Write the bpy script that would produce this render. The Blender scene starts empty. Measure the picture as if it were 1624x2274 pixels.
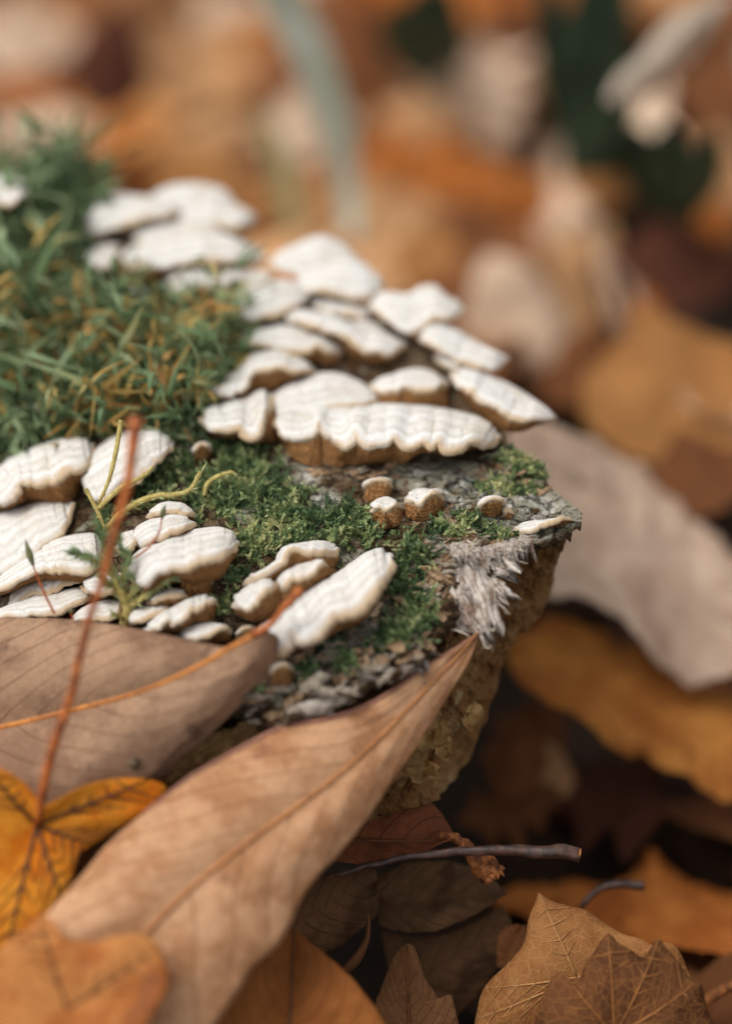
import bpy, math, random
import numpy as np
from mathutils import Vector, Matrix

# ------------------------------------------------------------------ camera, sky, sun, exposure
S = 0.01                       # all modelling below is in centimetres
TH = math.radians(33.0)
CAM = np.array([0.0, 0.0, 21.5])
FWD = np.array([0.0, math.cos(TH), -math.sin(TH)])
UPV = np.array([0.0, math.sin(TH), math.cos(TH)])
RGT = np.array([1.0, 0.0, 0.0])
scene = bpy.context.scene
col = scene.collection
cd = bpy.data.cameras.new('camera')
cam = bpy.data.objects.new('camera', cd)
col.objects.link(cam)
cam.location = Vector(CAM * S)
cam.rotation_euler = (math.pi / 2 - TH, 0, 0)
cd.sensor_fit = 'HORIZONTAL'
cd.sensor_width = 24.0
cd.lens = 72.0
cd.clip_start = 0.005
cd.clip_end = 200.0
cd.dof.use_dof = True
cd.dof.focus_distance = 30.0 * S
cd.dof.aperture_fstop = 4.3
scene.camera = cam

world = bpy.data.worlds.new('World')
scene.world = world
world.use_nodes = True
SUN_EL, SUN_AZ = math.radians(60), math.radians(-98)     # high on the left of the log
wn = world.node_tree
sky = wn.nodes.new('ShaderNodeTexSky')
sky.sky_type = 'NISHITA'
sky.sun_disc = False
sky.sun_elevation = SUN_EL
sky.sun_rotation = SUN_AZ
sky.dust_density = 3.0
hs = wn.nodes.new('ShaderNodeHueSaturation')
hs.inputs['Saturation'].default_value = 0.12             # an overcast, nearly neutral sky
wn.links.new(sky.outputs[0], hs.inputs['Color'])
bgn = wn.nodes['Background']
wn.links.new(hs.outputs[0], bgn.inputs['Color'])
bgn.inputs['Strength'].default_value = 0.145
sd = bpy.data.lights.new('sun', 'SUN')
sun = bpy.data.objects.new('sun', sd)
col.objects.link(sun)
sd.energy = 1.3
sd.angle = math.radians(36)
sd.color = (1.0, 0.965, 0.91)
sv = Vector((math.sin(SUN_AZ) * math.cos(SUN_EL), math.cos(SUN_AZ) * math.cos(SUN_EL), math.sin(SUN_EL)))
sun.rotation_euler = sv.to_track_quat('Z', 'Y').to_euler()
sun.location = sv * 2
scene.view_settings.view_transform = 'Standard'
scene.view_settings.look = 'None'
scene.view_settings.exposure = 0.45
scene.view_settings.gamma = 1.0
scene.view_settings.use_curve_mapping = False

random.seed(7)
rng = np.random.default_rng(7)

# ------------------------------------------------------------------ helpers
PX = 1624.0                    # the width of the picture in the units used for sight lines


def P(x, y, d):
    """The point seen at (x, y) at distance d along the view axis, in cm."""
    x, y, d = np.broadcast_arrays(np.asarray(x, float), np.asarray(y, float), np.asarray(d, float))
    k = d / 30.0 * 10.0 / PX
    return CAM + d[..., None] * FWD + ((x - 812.0) * k)[..., None] * RGT + ((1136.5 - y) * k)[..., None] * UPV


def on_ground(x, y, z=0.0):
    r = FWD + (x - 812.0) / 3.0 / PX * RGT + (1136.5 - y) / 3.0 / PX * UPV
    return CAM + r * ((z - CAM[2]) / r[2])


def hsh(ix, iy, iz, seed):
    h = (ix * 374761393 + iy * 668265263 + iz * 2147483647 + seed * 974711) & 0xFFFFFFFF
    h = ((h ^ (h >> 13)) * 1274126177) & 0xFFFFFFFF
    h = ((h ^ (h >> 16)) * 2246822519) & 0xFFFFFFFF
    return ((h ^ (h >> 15)) & 0xFFFF) / 32767.5 - 1.0


def noise(x, y=0.0, z=0.0, seed=0):
    x, y, z = np.broadcast_arrays(np.asarray(x, float), np.asarray(y, float), np.asarray(z, float))
    ix, iy, iz = np.floor(x).astype(np.int64), np.floor(y).astype(np.int64), np.floor(z).astype(np.int64)
    fx, fy, fz = x - ix, y - iy, z - iz
    fx, fy, fz = fx * fx * (3 - 2 * fx), fy * fy * (3 - 2 * fy), fz * fz * (3 - 2 * fz)
    r = 0
    for a in (0, 1):
        for b in (0, 1):
            for c in (0, 1):
                w = (fx if a else 1 - fx) * (fy if b else 1 - fy) * (fz if c else 1 - fz)
                r = r + w * hsh(ix + a, iy + b, iz + c, seed)
    return r


def fbm(x, y=0.0, z=0.0, o=4, seed=0, ridged=False):
    r, a, f, t = 0, 1.0, 1.0, 0
    for k in range(o):
        n = noise(np.asarray(x) * f, np.asarray(y) * f, np.asarray(z) * f, seed + k * 17)
        r = r + a * (1 - 2 * np.abs(n) if ridged else n)
        t += a
        a *= 0.5
        f *= 2.03
    return r / t


def curve(pts, n):
    """Catmull-Rom through pts, n samples evenly spaced by arc length."""
    p = np.array(pts, float)
    if len(p) == 1:
        return np.repeat(p, n, 0)
    q = np.vstack([2 * p[0] - p[1], p, 2 * p[-1] - p[-2]])
    o = []
    for i in range(len(p) - 1):
        t = np.linspace(0, 1, 24, endpoint=False)[:, None]
        a, b, c, d = q[i], q[i + 1], q[i + 2], q[i + 3]
        o.append(0.5 * ((2 * b) + (c - a) * t + (2 * a - 5 * b + 4 * c - d) * t ** 2 + (3 * b - a - 3 * c + d) * t ** 3))
    o = np.vstack(o + [p[-1:]])
    s = np.concatenate([[0], np.cumsum(np.linalg.norm(np.diff(o[:, :2], axis=0), axis=1) + 1e-9)])
    u = np.linspace(0, s[-1], n)
    return np.stack([np.interp(u, s, o[:, k]) for k in range(o.shape[1])], 1)


def inside(x, y, poly):
    poly = np.array(poly, float)
    r = np.zeros(np.shape(x), bool)
    j = len(poly) - 1
    for i in range(len(poly)):
        xi, yi, xj, yj = poly[i, 0], poly[i, 1], poly[j, 0], poly[j, 1]
        r ^= ((yi > y) != (yj > y)) & (x < (xj - xi) * (y - yi) / (yj - yi + 1e-12) + xi)
        j = i
    return r


def grid_faces(nu, nv, flip=False):
    i, j = np.meshgrid(np.arange(nu - 1), np.arange(nv - 1), indexing='ij')
    a = (i * nv + j).ravel()
    f = np.stack([a, a + nv, a + nv + 1, a + 1], 1)
    return f[:, ::-1] if flip else f


ORG = {}


def mk(name, V, F, mat, parent=None, uv=None, tint=None, smooth=True, origin=None, mats=None, midx=None):
    """Link one mesh object; V in cm world coordinates."""
    V = np.asarray(V, float).reshape(-1, 3)
    if parent is not None:
        base = ORG[parent.name]
    else:
        base = np.zeros(3) if origin is None else np.asarray(origin, float)
    if origin is not None:
        org = np.asarray(origin, float)
    else:
        org = base
    me = bpy.data.meshes.new(name)
    if not isinstance(F, list):
        F = [F]
    F = [np.asarray(f, np.int64) for f in F if len(f)]
    nl = sum(f.size for f in F)
    npoly = sum(len(f) for f in F)
    me.vertices.add(len(V))
    me.vertices.foreach_set('co', ((V - org) * S).astype(np.float32).ravel())
    me.loops.add(nl)
    li = np.concatenate([f.ravel() for f in F])
    me.loops.foreach_set('vertex_index', li.astype(np.int32))
    me.polygons.add(npoly)
    sizes = np.concatenate([np.full(len(f), f.shape[1]) for f in F])
    st = np.concatenate([[0], np.cumsum(sizes)[:-1]])
    me.polygons.foreach_set('loop_start', st.astype(np.int32))
    me.polygons.foreach_set('loop_total', sizes.astype(np.int32))
    me.update(calc_edges=True)
    me.validate()
    if len(me.loops) == nl:
        if uv is not None:
            l = me.uv_layers.new(name='UVMap')
            l.data.foreach_set('uv', np.asarray(uv, np.float32).reshape(-1, 2)[li].ravel())
        if smooth:
            me.polygons.foreach_set('use_smooth', np.ones(npoly, bool))
        if midx is not None:
            me.polygons.foreach_set('material_index', np.asarray(midx, np.int32))
    if tint is not None:
        a = me.attributes.new('tint', 'FLOAT', 'POINT')
        a.data.foreach_set('value', np.asarray(tint, np.float32).ravel())
    for m in (mats or [mat]):
        me.materials.append(m)
    o = bpy.data.objects.new(name, me)
    col.objects.link(o)
    if parent is not None:
        o.parent = parent
    o.location = Vector((org - base) * S) if parent is not None else Vector(org * S)
    ORG[o.name] = org
    return o


def tag(o, label, cat, group=None, kind=None):
    if label:
        o['label'] = label
    if cat:
        o['category'] = cat
    if group:
        o['group'] = group
    if kind:
        o['kind'] = kind
    return o


def thing(name, label, cat, loc, group=None):
    o = bpy.data.objects.new(name, None)
    o.empty_display_size = 0.005
    col.objects.link(o)
    o.location = Vector(np.asarray(loc, float) * S)
    ORG[o.name] = np.asarray(loc, float)
    return tag(o, label, cat, group)


class Acc:
    def __init__(self):
        self.V, self.F3, self.F4, self.T, self.U, self.n = [], [], [], [], [], 0

    def add(self, V, F, t=None, uv=None):
        V = np.asarray(V, float).reshape(-1, 3)
        F = np.asarray(F, np.int64)
        (self.F3 if F.shape[1] == 3 else self.F4).append(F + self.n)
        self.V.append(V)
        self.T.append(np.zeros(len(V)) if t is None else np.broadcast_to(np.asarray(t, float).ravel(), (len(V),)))
        self.U.append(np.zeros((len(V), 2)) if uv is None else np.asarray(uv, float).reshape(-1, 2))
        self.n += len(V)

    def build(self, name, mat, parent=None, smooth=True, origin=None):
        F = [np.vstack(f) for f in (self.F3, self.F4) if f]
        return mk(name, np.vstack(self.V), F, mat, parent, uv=np.vstack(self.U), tint=np.concatenate(self.T), smooth=smooth, origin=origin)


def tube_geo(pts, rad, n=8, rough=0.0, seed=0):
    pts = np.asarray(pts, float)
    m = len(pts)
    rad = np.broadcast_to(np.asarray(rad, float), (m,)) if np.ndim(rad) == 0 else np.interp(np.linspace(0, 1, m), np.linspace(0, 1, len(rad)), rad)
    T = np.gradient(pts, axis=0)
    T /= np.linalg.norm(T, axis=1)[:, None] + 1e-12
    a = np.array([0.31, 0.2, 0.93])
    V = []
    for i in range(m):
        x = a - T[i] * a.dot(T[i])
        x /= np.linalg.norm(x)
        y = np.cross(T[i], x)
        a = x
        th = np.arange(n) * 2 * math.pi / n
        r = rad[i] * (1 + (rough * noise(np.cos(th) * 2, np.sin(th) * 2, i * 0.35, seed) if rough else 0))
        V.append(pts[i] + (np.cos(th) * r)[:, None] * x + (np.sin(th) * r)[:, None] * y)
    V = np.vstack(V + [pts[:1], pts[-1:]])
    F = []
    for i in range(m - 1):
        for k in range(n):
            F.append((i * n + k, i * n + (k + 1) % n, (i + 1) * n + (k + 1) % n, (i + 1) * n + k))
    F3 = [(m * n, (k + 1) % n, k) for k in range(n)] + [(m * n + 1, (m - 1) * n + k, (m - 1) * n + (k + 1) % n) for k in range(n)]
    vv = np.repeat(np.linspace(0, 1, m), n)
    uv = np.stack([np.tile(np.arange(n) / n, m), vv], 1)
    uv = np.vstack([uv, [[0, 0]], [[0, 1]]])
    return V, [np.array(F), np.array(F3)], uv


def tube(name, pts, rad, mat, parent=None, n=8, rough=0.0, seed=0, origin=None):
    if name in ('petiole', 'stalk'):
        pts = np.asarray(pts, float)
        k = np.arange(len(pts)) * 0.33
        pts = pts + 0.016 * np.stack([noise(k, 1, 0, len(pts)), noise(k, 2, 0, len(pts)), noise(k, 3, 0, len(pts))], 1) * np.clip(np.arange(len(pts)) / 4.0, 0, 1)[:, None]
        rough = max(rough, 0.22)
    V, F, uv = tube_geo(pts, rad, n, rough, seed)
    return mk(name, V, F, mat, parent, uv=uv, origin=origin)


# ------------------------------------------------------------------ materials
def lin(r, g, b):
    return tuple(((c / 255) / 12.92 if c / 255 <= 0.04045 else ((c / 255 + 0.055) / 1.055) ** 2.4) for c in (r, g, b)) + (1.0,)


class Mat:
    def __init__(self, name, rough=0.8, spec=0.3):
        self.m = bpy.data.materials.new(name)
        self.m.use_nodes = True
        self.t = self.m.node_tree
        self.b = self.t.nodes['Principled BSDF']
        self.b.inputs['Roughness'].default_value = rough
        self.b.inputs['Specular IOR Level'].default_value = spec
        tc = self.t.nodes.new('ShaderNodeTexCoord')
        self.uv = tc.outputs['UV']
        self.cm = self.vm('SCALE', tc.outputs['Object'], s=1.0 / S)

    def put(self, sock, v):
        if isinstance(v, bpy.types.NodeSocket):
            self.t.links.new(v, sock)
        else:
            sock.default_value = v

    def vm(self, op, a, b=None, s=None):
        n = self.t.nodes.new('ShaderNodeVectorMath')
        n.operation = op
        self.put(n.inputs[0], a)
        if b is not None:
            self.put(n.inputs[1], b)
        if s is not None:
            n.inputs['Scale'].default_value = s
        return n.outputs[0]

    def ma(self, op, a, b=0.0, c=0.0):
        n = self.t.nodes.new('ShaderNodeMath')
        n.operation = op
        self.put(n.inputs[0], a)
        self.put(n.inputs[1], b)
        if len(n.inputs) > 2:
            self.put(n.inputs[2], c)
        return n.outputs[0]

    def noise(self, scale, detail=4.0, rough=0.55, vec=None, dist=0.0):
        n = self.t.nodes.new('ShaderNodeTexNoise')
        self.put(n.inputs['Vector'], self.cm if vec is None else vec)
        n.inputs['Scale'].default_value = scale
        n.inputs['Detail'].default_value = detail
        n.inputs['Roughness'].default_value = rough
        n.inputs['Distortion'].default_value = dist
        return n.outputs['Fac']

    def voro(self, scale, feature='F1', vec=None, rnd=1.0):
        n = self.t.nodes.new('ShaderNodeTexVoronoi')
        n.feature = feature
        self.put(n.inputs['Vector'], self.cm if vec is None else vec)
        n.inputs['Scale'].default_value = scale
        n.inputs['Randomness'].default_value = rnd
        return n.outputs['Distance']

    def rng(self, v, a, b, c=0.0, d=1.0):
        n = self.t.nodes.new('ShaderNodeMapRange')
        n.interpolation_type = 'SMOOTHSTEP'
        self.put(n.inputs['Value'], v)
        for k, x in zip(('From Min', 'From Max', 'To Min', 'To Max'), (a, b, c, d)):
            n.inputs[k].default_value = x
        return n.outputs['Result']

    def mix(self, f, a, b, blend='MIX'):
        n = self.t.nodes.new('ShaderNodeMix')
        n.data_type = 'RGBA'
        n.blend_type = blend
        self.put(n.inputs['Factor'], f)
        self.put(n.inputs['A'] if False else n.inputs[6], a)
        self.put(n.inputs[7], b)
        return n.outputs[2]

    def sep(self, v):
        n = self.t.nodes.new('ShaderNodeSeparateXYZ')
        self.put(n.inputs[0], v)
        return n.outputs

    def comb(self, x, y, z=0.0):
        n = self.t.nodes.new('ShaderNodeCombineXYZ')
        self.put(n.inputs[0], x)
        self.put(n.inputs[1], y)
        self.put(n.inputs[2], z)
        return n.outputs[0]

    def attr(self, name='tint'):
        n = self.t.nodes.new('ShaderNodeAttribute')
        n.attribute_name = name
        return n.outputs['Fac']

    def bump(self, h, dist, strength=1.0, prev=None):
        n = self.t.nodes.new('ShaderNodeBump')
        n.inputs['Strength'].default_value = strength
        n.inputs['Distance'].default_value = dist * S
        self.put(n.inputs['Height'], h)
        if prev is not None:
            self.t.links.new(prev, n.inputs['Normal'])
        self.t.links.new(n.outputs[0], self.b.inputs['Normal'])
        return n.outputs[0]

    def color(self, c):
        self.put(self.b.inputs['Base Color'], c)

    def translucent(self, c, f):
        tr = self.t.nodes.new('ShaderNodeBsdfTranslucent')
        self.put(tr.inputs['Color'], c)
        mx = self.t.nodes.new('ShaderNodeMixShader')
        mx.inputs[0].default_value = f
        self.t.links.new(self.b.outputs[0], mx.inputs[1])
        self.t.links.new(tr.outputs[0], mx.inputs[2])
        self.t.links.new(mx.outputs[0], self.t.nodes['Material Output'].inputs['Surface'])


def leaf_mat(name, a, b, vein, spot, nv=9, slope=0.35, rough=0.6, transl=0.12, spotamt=0.6, blotch=0.55, veinamt=0.6):
    M = Mat(name, rough + 0.15, 0.14)
    a, b, vein, spot = lin(*a), lin(*b), lin(*vein), lin(*spot)
    c = M.mix(M.rng(M.noise(blotch * 1.6, 6, 0.65), 0.40, 0.60), a, b)
    c = M.mix(M.ma('MULTIPLY', M.rng(M.noise(1.7, 6, 0.65), 0.56, 0.70), spotamt), c, spot)
    c = M.mix(M.ma('MULTIPLY', M.rng(M.noise(9, 3, 0.7), 0.60, 0.72), 0.45 * spotamt), c, spot)
    c = M.mix(M.ma('MULTIPLY', M.rng(M.noise(14, 2), 0.63, 0.70), 0.35), c, tuple(min(1, x * 1.35) for x in a[:3]) + (1,))
    net = M.rng(M.voro(6.5, 'DISTANCE_TO_EDGE'), 0.0, 0.09, 1, 0)
    net2 = M.rng(M.voro(22, 'DISTANCE_TO_EDGE'), 0.0, 0.12, 1, 0)
    h = M.ma('ADD', M.ma('MULTIPLY', net, 0.22), M.ma('MULTIPLY', net2, 0.15))
    c = M.mix(M.ma('MULTIPLY', net, 0.22), c, vein)
    if nv:
        x, y, _ = M.sep(M.uv)
        u = M.ma('MULTIPLY', M.ma('ABSOLUTE', M.ma('SUBTRACT', x, 0.5)), 2.0)
        side = M.ma('MULTIPLY', M.ma('GREATER_THAN', x, 0.5), 0.47)
        w = M.ma('SUBTRACT', M.ma('MULTIPLY', y, float(nv)), M.ma('MULTIPLY', M.ma('POWER', u, 1.25), slope * nv))
        w = M.ma('ADD', M.ma('ADD', w, side), M.ma('MULTIPLY', M.noise(0.9, 2), 0.5))
        fr = M.ma('ABSOLUTE', M.ma('SUBTRACT', M.ma('FRACT', w), 0.5))
        ln = M.rng(fr, 0.462, 0.5)
        c = M.mix(M.ma('MULTIPLY', ln, veinamt), c, vein)
        h = M.ma('ADD', h, ln)
    h = M.ma('ADD', h, M.ma('MULTIPLY', M.noise(30, 4), 0.5))
    M.color(c)
    M.bump(h, 0.02, 0.8)
    if transl:
        M.translucent(c, transl)
    return M.m


def cap_material():
    M = Mat('fungus_cap', 0.85, 0.2)
    x, y, _ = M.sep(M.uv)                       # x: cm along the lip, y: 0 at the attachment .. 1 at the lip
    wob = M.ma('ADD', y, M.ma('MULTIPLY', M.ma('SUBTRACT', M.noise(1.6, 3), 0.5), 0.22))
    zone = M.noise(9.0, 2, 0.6, M.comb(0.0, wob, 0.0))
    c = M.mix(M.rng(zone, 0.34, 0.70), lin(228, 225, 220), lin(204, 198, 188))
    c = M.mix(M.ma('MULTIPLY', M.rng(M.noise(1.3, 4), 0.52, 0.72), 0.6), c, lin(194, 178, 156))
    c = M.mix(M.ma('MULTIPLY', M.rng(wob, 0.94, 1.03), 0.8), c, lin(196, 164, 122))
    c = M.mix(M.ma('MULTIPLY', M.rng(M.noise(2.2, 5, 0.7), 0.54, 0.72), M.rng(y, 0.55, 0.05, 0.0, 0.6)), c, lin(156, 148, 118))
    c = M.mix(M.rng(M.noise(26, 4, 0.75), 0.52, 0.68, 0, 0.45), c, lin(176, 162, 142))
    c = M.mix(M.ma('MULTIPLY', M.rng(M.noise(11, 3, 0.7), 0.60, 0.72), 0.5), c, lin(176, 150, 120))
    c = M.mix(M.ma('MULTIPLY', M.rng(M.noise(24, 2), 0.66, 0.72), 0.5), c, lin(110, 84, 60))
    M.color(c)
    ribs = M.noise(1.0, 3, 0.6, M.comb(M.ma('ADD', M.ma('MULTIPLY', x, 11.0), M.ma('MULTIPLY', M.noise(1.5, 3), 4.0)), M.ma('MULTIPLY', y, 1.6), 0.0))
    h = M.ma('ADD', M.ma('MULTIPLY', ribs, 0.55), M.ma('MULTIPLY', zone, 0.35))
    h = M.ma('ADD', h, M.ma('MULTIPLY', M.noise(20, 5, 0.75), 0.9))
    M.bump(h, 0.036, 0.9)
    return M.m


def pore_material():
    M = Mat('fungus_pores', 0.85, 0.15)
    x, y, _ = M.sep(M.uv)
    c = M.mix(M.noise(1.6, 4), lin(150, 104, 60), lin(178, 132, 84))
    vec = M.comb(M.ma('MULTIPLY', x, 30.0), M.ma('MULTIPLY', y, 13.0), 0.0)
    cell = M.voro(1.0, 'DISTANCE_TO_EDGE', vec)
    pit = M.rng(cell, 0.05, 0.28)
    c = M.mix(M.ma('MULTIPLY', pit, 0.6), c, lin(84, 50, 24))
    c = M.mix(M.rng(M.ma('ADD', y, M.ma('MULTIPLY', M.noise(9, 3), 0.12)), 0.03, 0.13, 0.6, 0.0), c, lin(206, 180, 142))
    M.color(c)
    M.bump(M.ma('SUBTRACT', 1.0, pit), 0.05, 0.9)
    return M.m


def bark_material():
    M = Mat('bark', 0.92, 0.12)
    t = M.attr('tint')                          # 0 brown bark .. 1 pale crust
    n1, n2 = M.noise(0.9, 6, 0.65), M.noise(4.5, 5, 0.7)
    c = M.mix(M.rng(n1, 0.38, 0.62), lin(98, 72, 48), lin(140, 118, 92))
    c = M.mix(M.rng(n2, 0.50, 0.68), c, lin(62, 46, 32))
    lich = M.rng(M.ma('ADD', M.noise(1.5, 6, 0.7), M.ma('MULTIPLY', t, 0.45)), 0.52, 0.66)
    c = M.mix(M.ma('MULTIPLY', lich, 0.9), c, M.mix(M.noise(6, 4), lin(168, 166, 140), lin(205, 198, 178)))
    c = M.mix(M.ma('MULTIPLY', M.rng(t, 0.70, 1.0), M.rng(n2, 0.35, 0.5)), c, lin(230, 225, 213))
    c = M.mix(M.rng(M.noise(2.3, 4), 0.60, 0.72, 0, 0.6), c, lin(126, 82, 48))
    c = M.mix(M.rng(M.noise(18, 2), 0.64, 0.72, 0, 0.7), c, lin(48, 34, 22))
    n = M.t.nodes.new('ShaderNodeTexNoise')
    n.inputs['Scale'].default_value = 2.5
    n.inputs['Detail'].default_value = 4
    M.put(n.inputs['Vector'], M.cm)
    wv = M.vm('ADD', M.vm('MULTIPLY', M.cm, (1.0, 1.7, 1.7)), n.outputs['Color'])
    crack = M.rng(M.voro(1.9, 'DISTANCE_TO_EDGE', wv), 0.0, 0.07, 1, 0)
    c = M.mix(M.ma('MULTIPLY', crack, 0.8), c, lin(58, 42, 30))
    M.color(c)
    h = M.ma('ADD', M.noise(7, 7, 0.75), M.ma('MULTIPLY', M.noise(30, 4), 0.4))
    h = M.ma('SUBTRACT', h, M.ma('MULTIPLY', crack, 0.7))
    M.bump(h, 0.17, 1.0)
    return M.m


def rot_material():
    M = Mat('rotten_wood', 0.92, 0.12)
    c = M.mix(M.rng(M.noise(0.8, 5, 0.65), 0.35, 0.65), lin(158, 112, 66), lin(186, 146, 96))
    c = M.mix(M.rng(M.noise(3.0, 5, 0.7), 0.52, 0.68, 0, 0.8), c, lin(130, 88, 44))
    c = M.mix(M.rng(M.noise(1.4, 5), 0.60, 0.72, 0, 0.8), c, lin(214, 192, 142))
    c = M.mix(M.rng(M.noise(11, 4, 0.7), 0.60, 0.70, 0, 0.8), c, lin(76, 50, 28))
    c = M.mix(M.rng(M.noise(26, 3, 0.7), 0.62, 0.7, 0, 0.6), c, lin(206, 178, 128))
    M.color(c)
    M.bump(M.ma('ADD', M.noise(9, 8, 0.8), M.ma('MULTIPLY', M.noise(34, 4, 0.7), 0.5)), 0.14, 1.0)
    return M.m


def fibre_material():
    M = Mat('torn_fibre', 0.85, 0.2)
    x, y, _ = M.sep(M.uv)
    st = M.noise(1.0, 5, 0.7, M.comb(M.ma('MULTIPLY', x, 26.0), M.ma('MULTIPLY', y, 4.0), 0.0))
    c = M.mix(M.rng(st, 0.36, 0.6), lin(134, 110, 90), lin(220, 209, 198))
    c = M.mix(M.rng(M.noise(3.2, 5), 0.52, 0.66, 0, 0.85), c, lin(128, 98, 80))
    M.color(c)
    M.bump(M.ma('ADD', st, M.ma('MULTIPLY', M.noise(20, 4), 0.5)), 0.06, 1.0)
    return M.m


def ramp_tint(name, stops, rough=0.6, transl=0.25, extra=0.0):
    M = Mat(name, rough, 0.3)
    r = M.t.nodes.new('ShaderNodeValToRGB')
    M.put(r.inputs[0], M.attr('tint'))
    el = r.color_ramp.elements
    while len(el) < len(stops):
        el.new(0.5)
    for e, (p, c) in zip(el, stops):
        e.position = p
        e.color = lin(*c)
    M.color(r.outputs[0])
    if transl:
        M.translucent(r.outputs[0], transl)
    return M.m


def plain(name, a, b, scale=6, rough=0.7, bump=0.02, spec=0.3):
    M = Mat(name, rough, spec)
    n = M.noise(scale, 5, 0.65)
    M.color(M.mix(M.rng(n, 0.35, 0.65), lin(*a), lin(*b)))
    M.bump(n, bump, 0.8)
    return M.m


CAPM, POREM, BARKM, ROTM, FIBM = cap_material(), pore_material(), bark_material(), rot_material(), fibre_material()
SOILM = plain('soil', (52, 38, 26), (34, 24, 16), 1.5, 0.95, 0.3)
MOSSM = ramp_tint('fine_moss', [(0.0, (58, 78, 52)), (0.4, (100, 124, 80)), (0.72, (156, 170, 116)), (1.0, (200, 196, 140))])
FEATM = ramp_tint('feather_moss', [(0.0, (70, 90, 60)), (0.35, (110, 132, 90)), (0.62, (170, 184, 140)), (0.72, (180, 160, 96)), (0.88, (188, 146, 78)), (1.0, (150, 108, 64))])
SPRIGM = ramp_tint('sprig_moss', [(0.0, (96, 122, 78)), (0.5, (164, 178, 130)), (0.8, (196, 186, 120)), (1.0, (150, 120, 60))])
PETM = plain('orange_petiole', (190, 106, 48), (120, 60, 28), 5, 0.5, 0.01)
MIDM = plain('amber_midrib', (190, 120, 52), (156, 92, 38), 5, 0.5, 0.01)
MIDTAN = plain('tan_midrib', (178, 120, 70), (150, 96, 56), 5, 0.55, 0.01)
DKVEIN = plain('dark_vein', (104, 60, 22), (76, 44, 18), 5, 0.6, 0.01)
STEMM = plain('purple_brown_stem', (82, 54, 42), (46, 33, 27), 7, 0.45, 0.02, 0.5)
STICKM = plain('splintered_stick', (150, 90, 44), (84, 44, 20), 8, 0.7, 0.06)
CUTM = plain('cut_end', (190, 130, 70), (150, 95, 45), 20, 0.8, 0.02)
SETAM = plain('red_seta', (170, 84, 36), (140, 66, 28), 10, 0.4, 0.005)
CAPSM = plain('green_capsule', (104, 104, 66), (82, 80, 50), 10, 0.5, 0.01)
GOLDM = plain('golden_moss_stem', (190, 172, 106), (150, 132, 70), 9, 0.7, 0.02)
CRUSTM = plain('pale_crust', (188, 156, 104), (148, 108, 60), 5, 0.9, 0.06)
FLAKEM = plain('bark_flake', (184, 154, 122), (118, 86, 58), 3.5, 0.9, 0.08)
FLAKEG = plain('grey_bark_flake', (182, 170, 152), (116, 98, 82), 4, 0.9, 0.08)
HAIRM = plain('pale_fibre', (220, 208, 192), (178, 160, 142), 8, 0.7, 0.005)
BLADEM = plain('grey_green_blade', (196, 200, 184), (168, 178, 156), 1.2, 0.5, 0.01)
DARKGREEN = plain('dark_green_leaf', (64, 82, 60), (40, 54, 40), 0.8, 0.6, 0.02)

LM = {
    'tan': leaf_mat('leaf_tan', (224, 176, 128), (202, 150, 102), (150, 100, 58), (136, 90, 56)),
    'pink': leaf_mat('leaf_pinkish', (240, 212, 184), (226, 192, 160), (168, 126, 94), (164, 122, 88)),
    'taupe': leaf_mat('leaf_taupe', (198, 172, 150), (176, 148, 126), (160, 130, 108), (150, 122, 102)),
    'gold': leaf_mat('leaf_gold', (196, 130, 62), (164, 98, 42), (150, 92, 40), (132, 80, 36), blotch=0.35),
    'ochre': leaf_mat('leaf_ochre', (200, 146, 92), (182, 122, 66), (150, 92, 40), (140, 84, 34)),
    'orange': leaf_mat('leaf_orange', (202, 124, 58), (172, 96, 40), (130, 72, 30), (112, 60, 26)),
    'brown': leaf_mat('leaf_brown', (140, 90, 54), (118, 72, 42), (96, 58, 34), (90, 54, 32)),
    'maroon': leaf_mat('leaf_maroon', (104, 62, 44), (84, 48, 34), (66, 38, 26), (64, 38, 28)),
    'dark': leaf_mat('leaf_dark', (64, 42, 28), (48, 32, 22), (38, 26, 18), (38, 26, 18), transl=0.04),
    'white': leaf_mat('leaf_pale_grey', (220, 204, 184), (202, 184, 162), (180, 164, 150), (176, 160, 146)),
}

# ------------------------------------------------------------------ the ground
gx, gy = np.meshgrid(np.concatenate([[-3000, -800, -250], np.linspace(-110, 110, 90), [250, 800, 3000]]),
                     np.concatenate([[-3000, -800, -200], np.linspace(-40, 170, 90), [300, 900, 3000]]), indexing='ij')
gz = -0.8 + 0.5 * fbm(gx * 0.12, gy * 0.12, 0, 4, 3) - 2.6 * np.clip(1.6 - np.hypot((gx - 3) / 16, (gy - 24) / 14), 0, 1)
ground = mk('ground', np.stack([gx, gy, gz], -1), grid_faces(*gx.shape, flip=False), SOILM)
tag(ground, None, None, kind='structure')

# ------------------------------------------------------------------ the log


def dbase(x, y):
    x, y = np.asarray(x, float), np.asarray(y, float)
    return 30.0 + np.where(y < 1200, 0.007, 0.0032) * (1200 - y) + 0.004 * np.maximum(0, 300 - x) * np.clip((y - 300) / 900, 0.3, 1)


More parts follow.
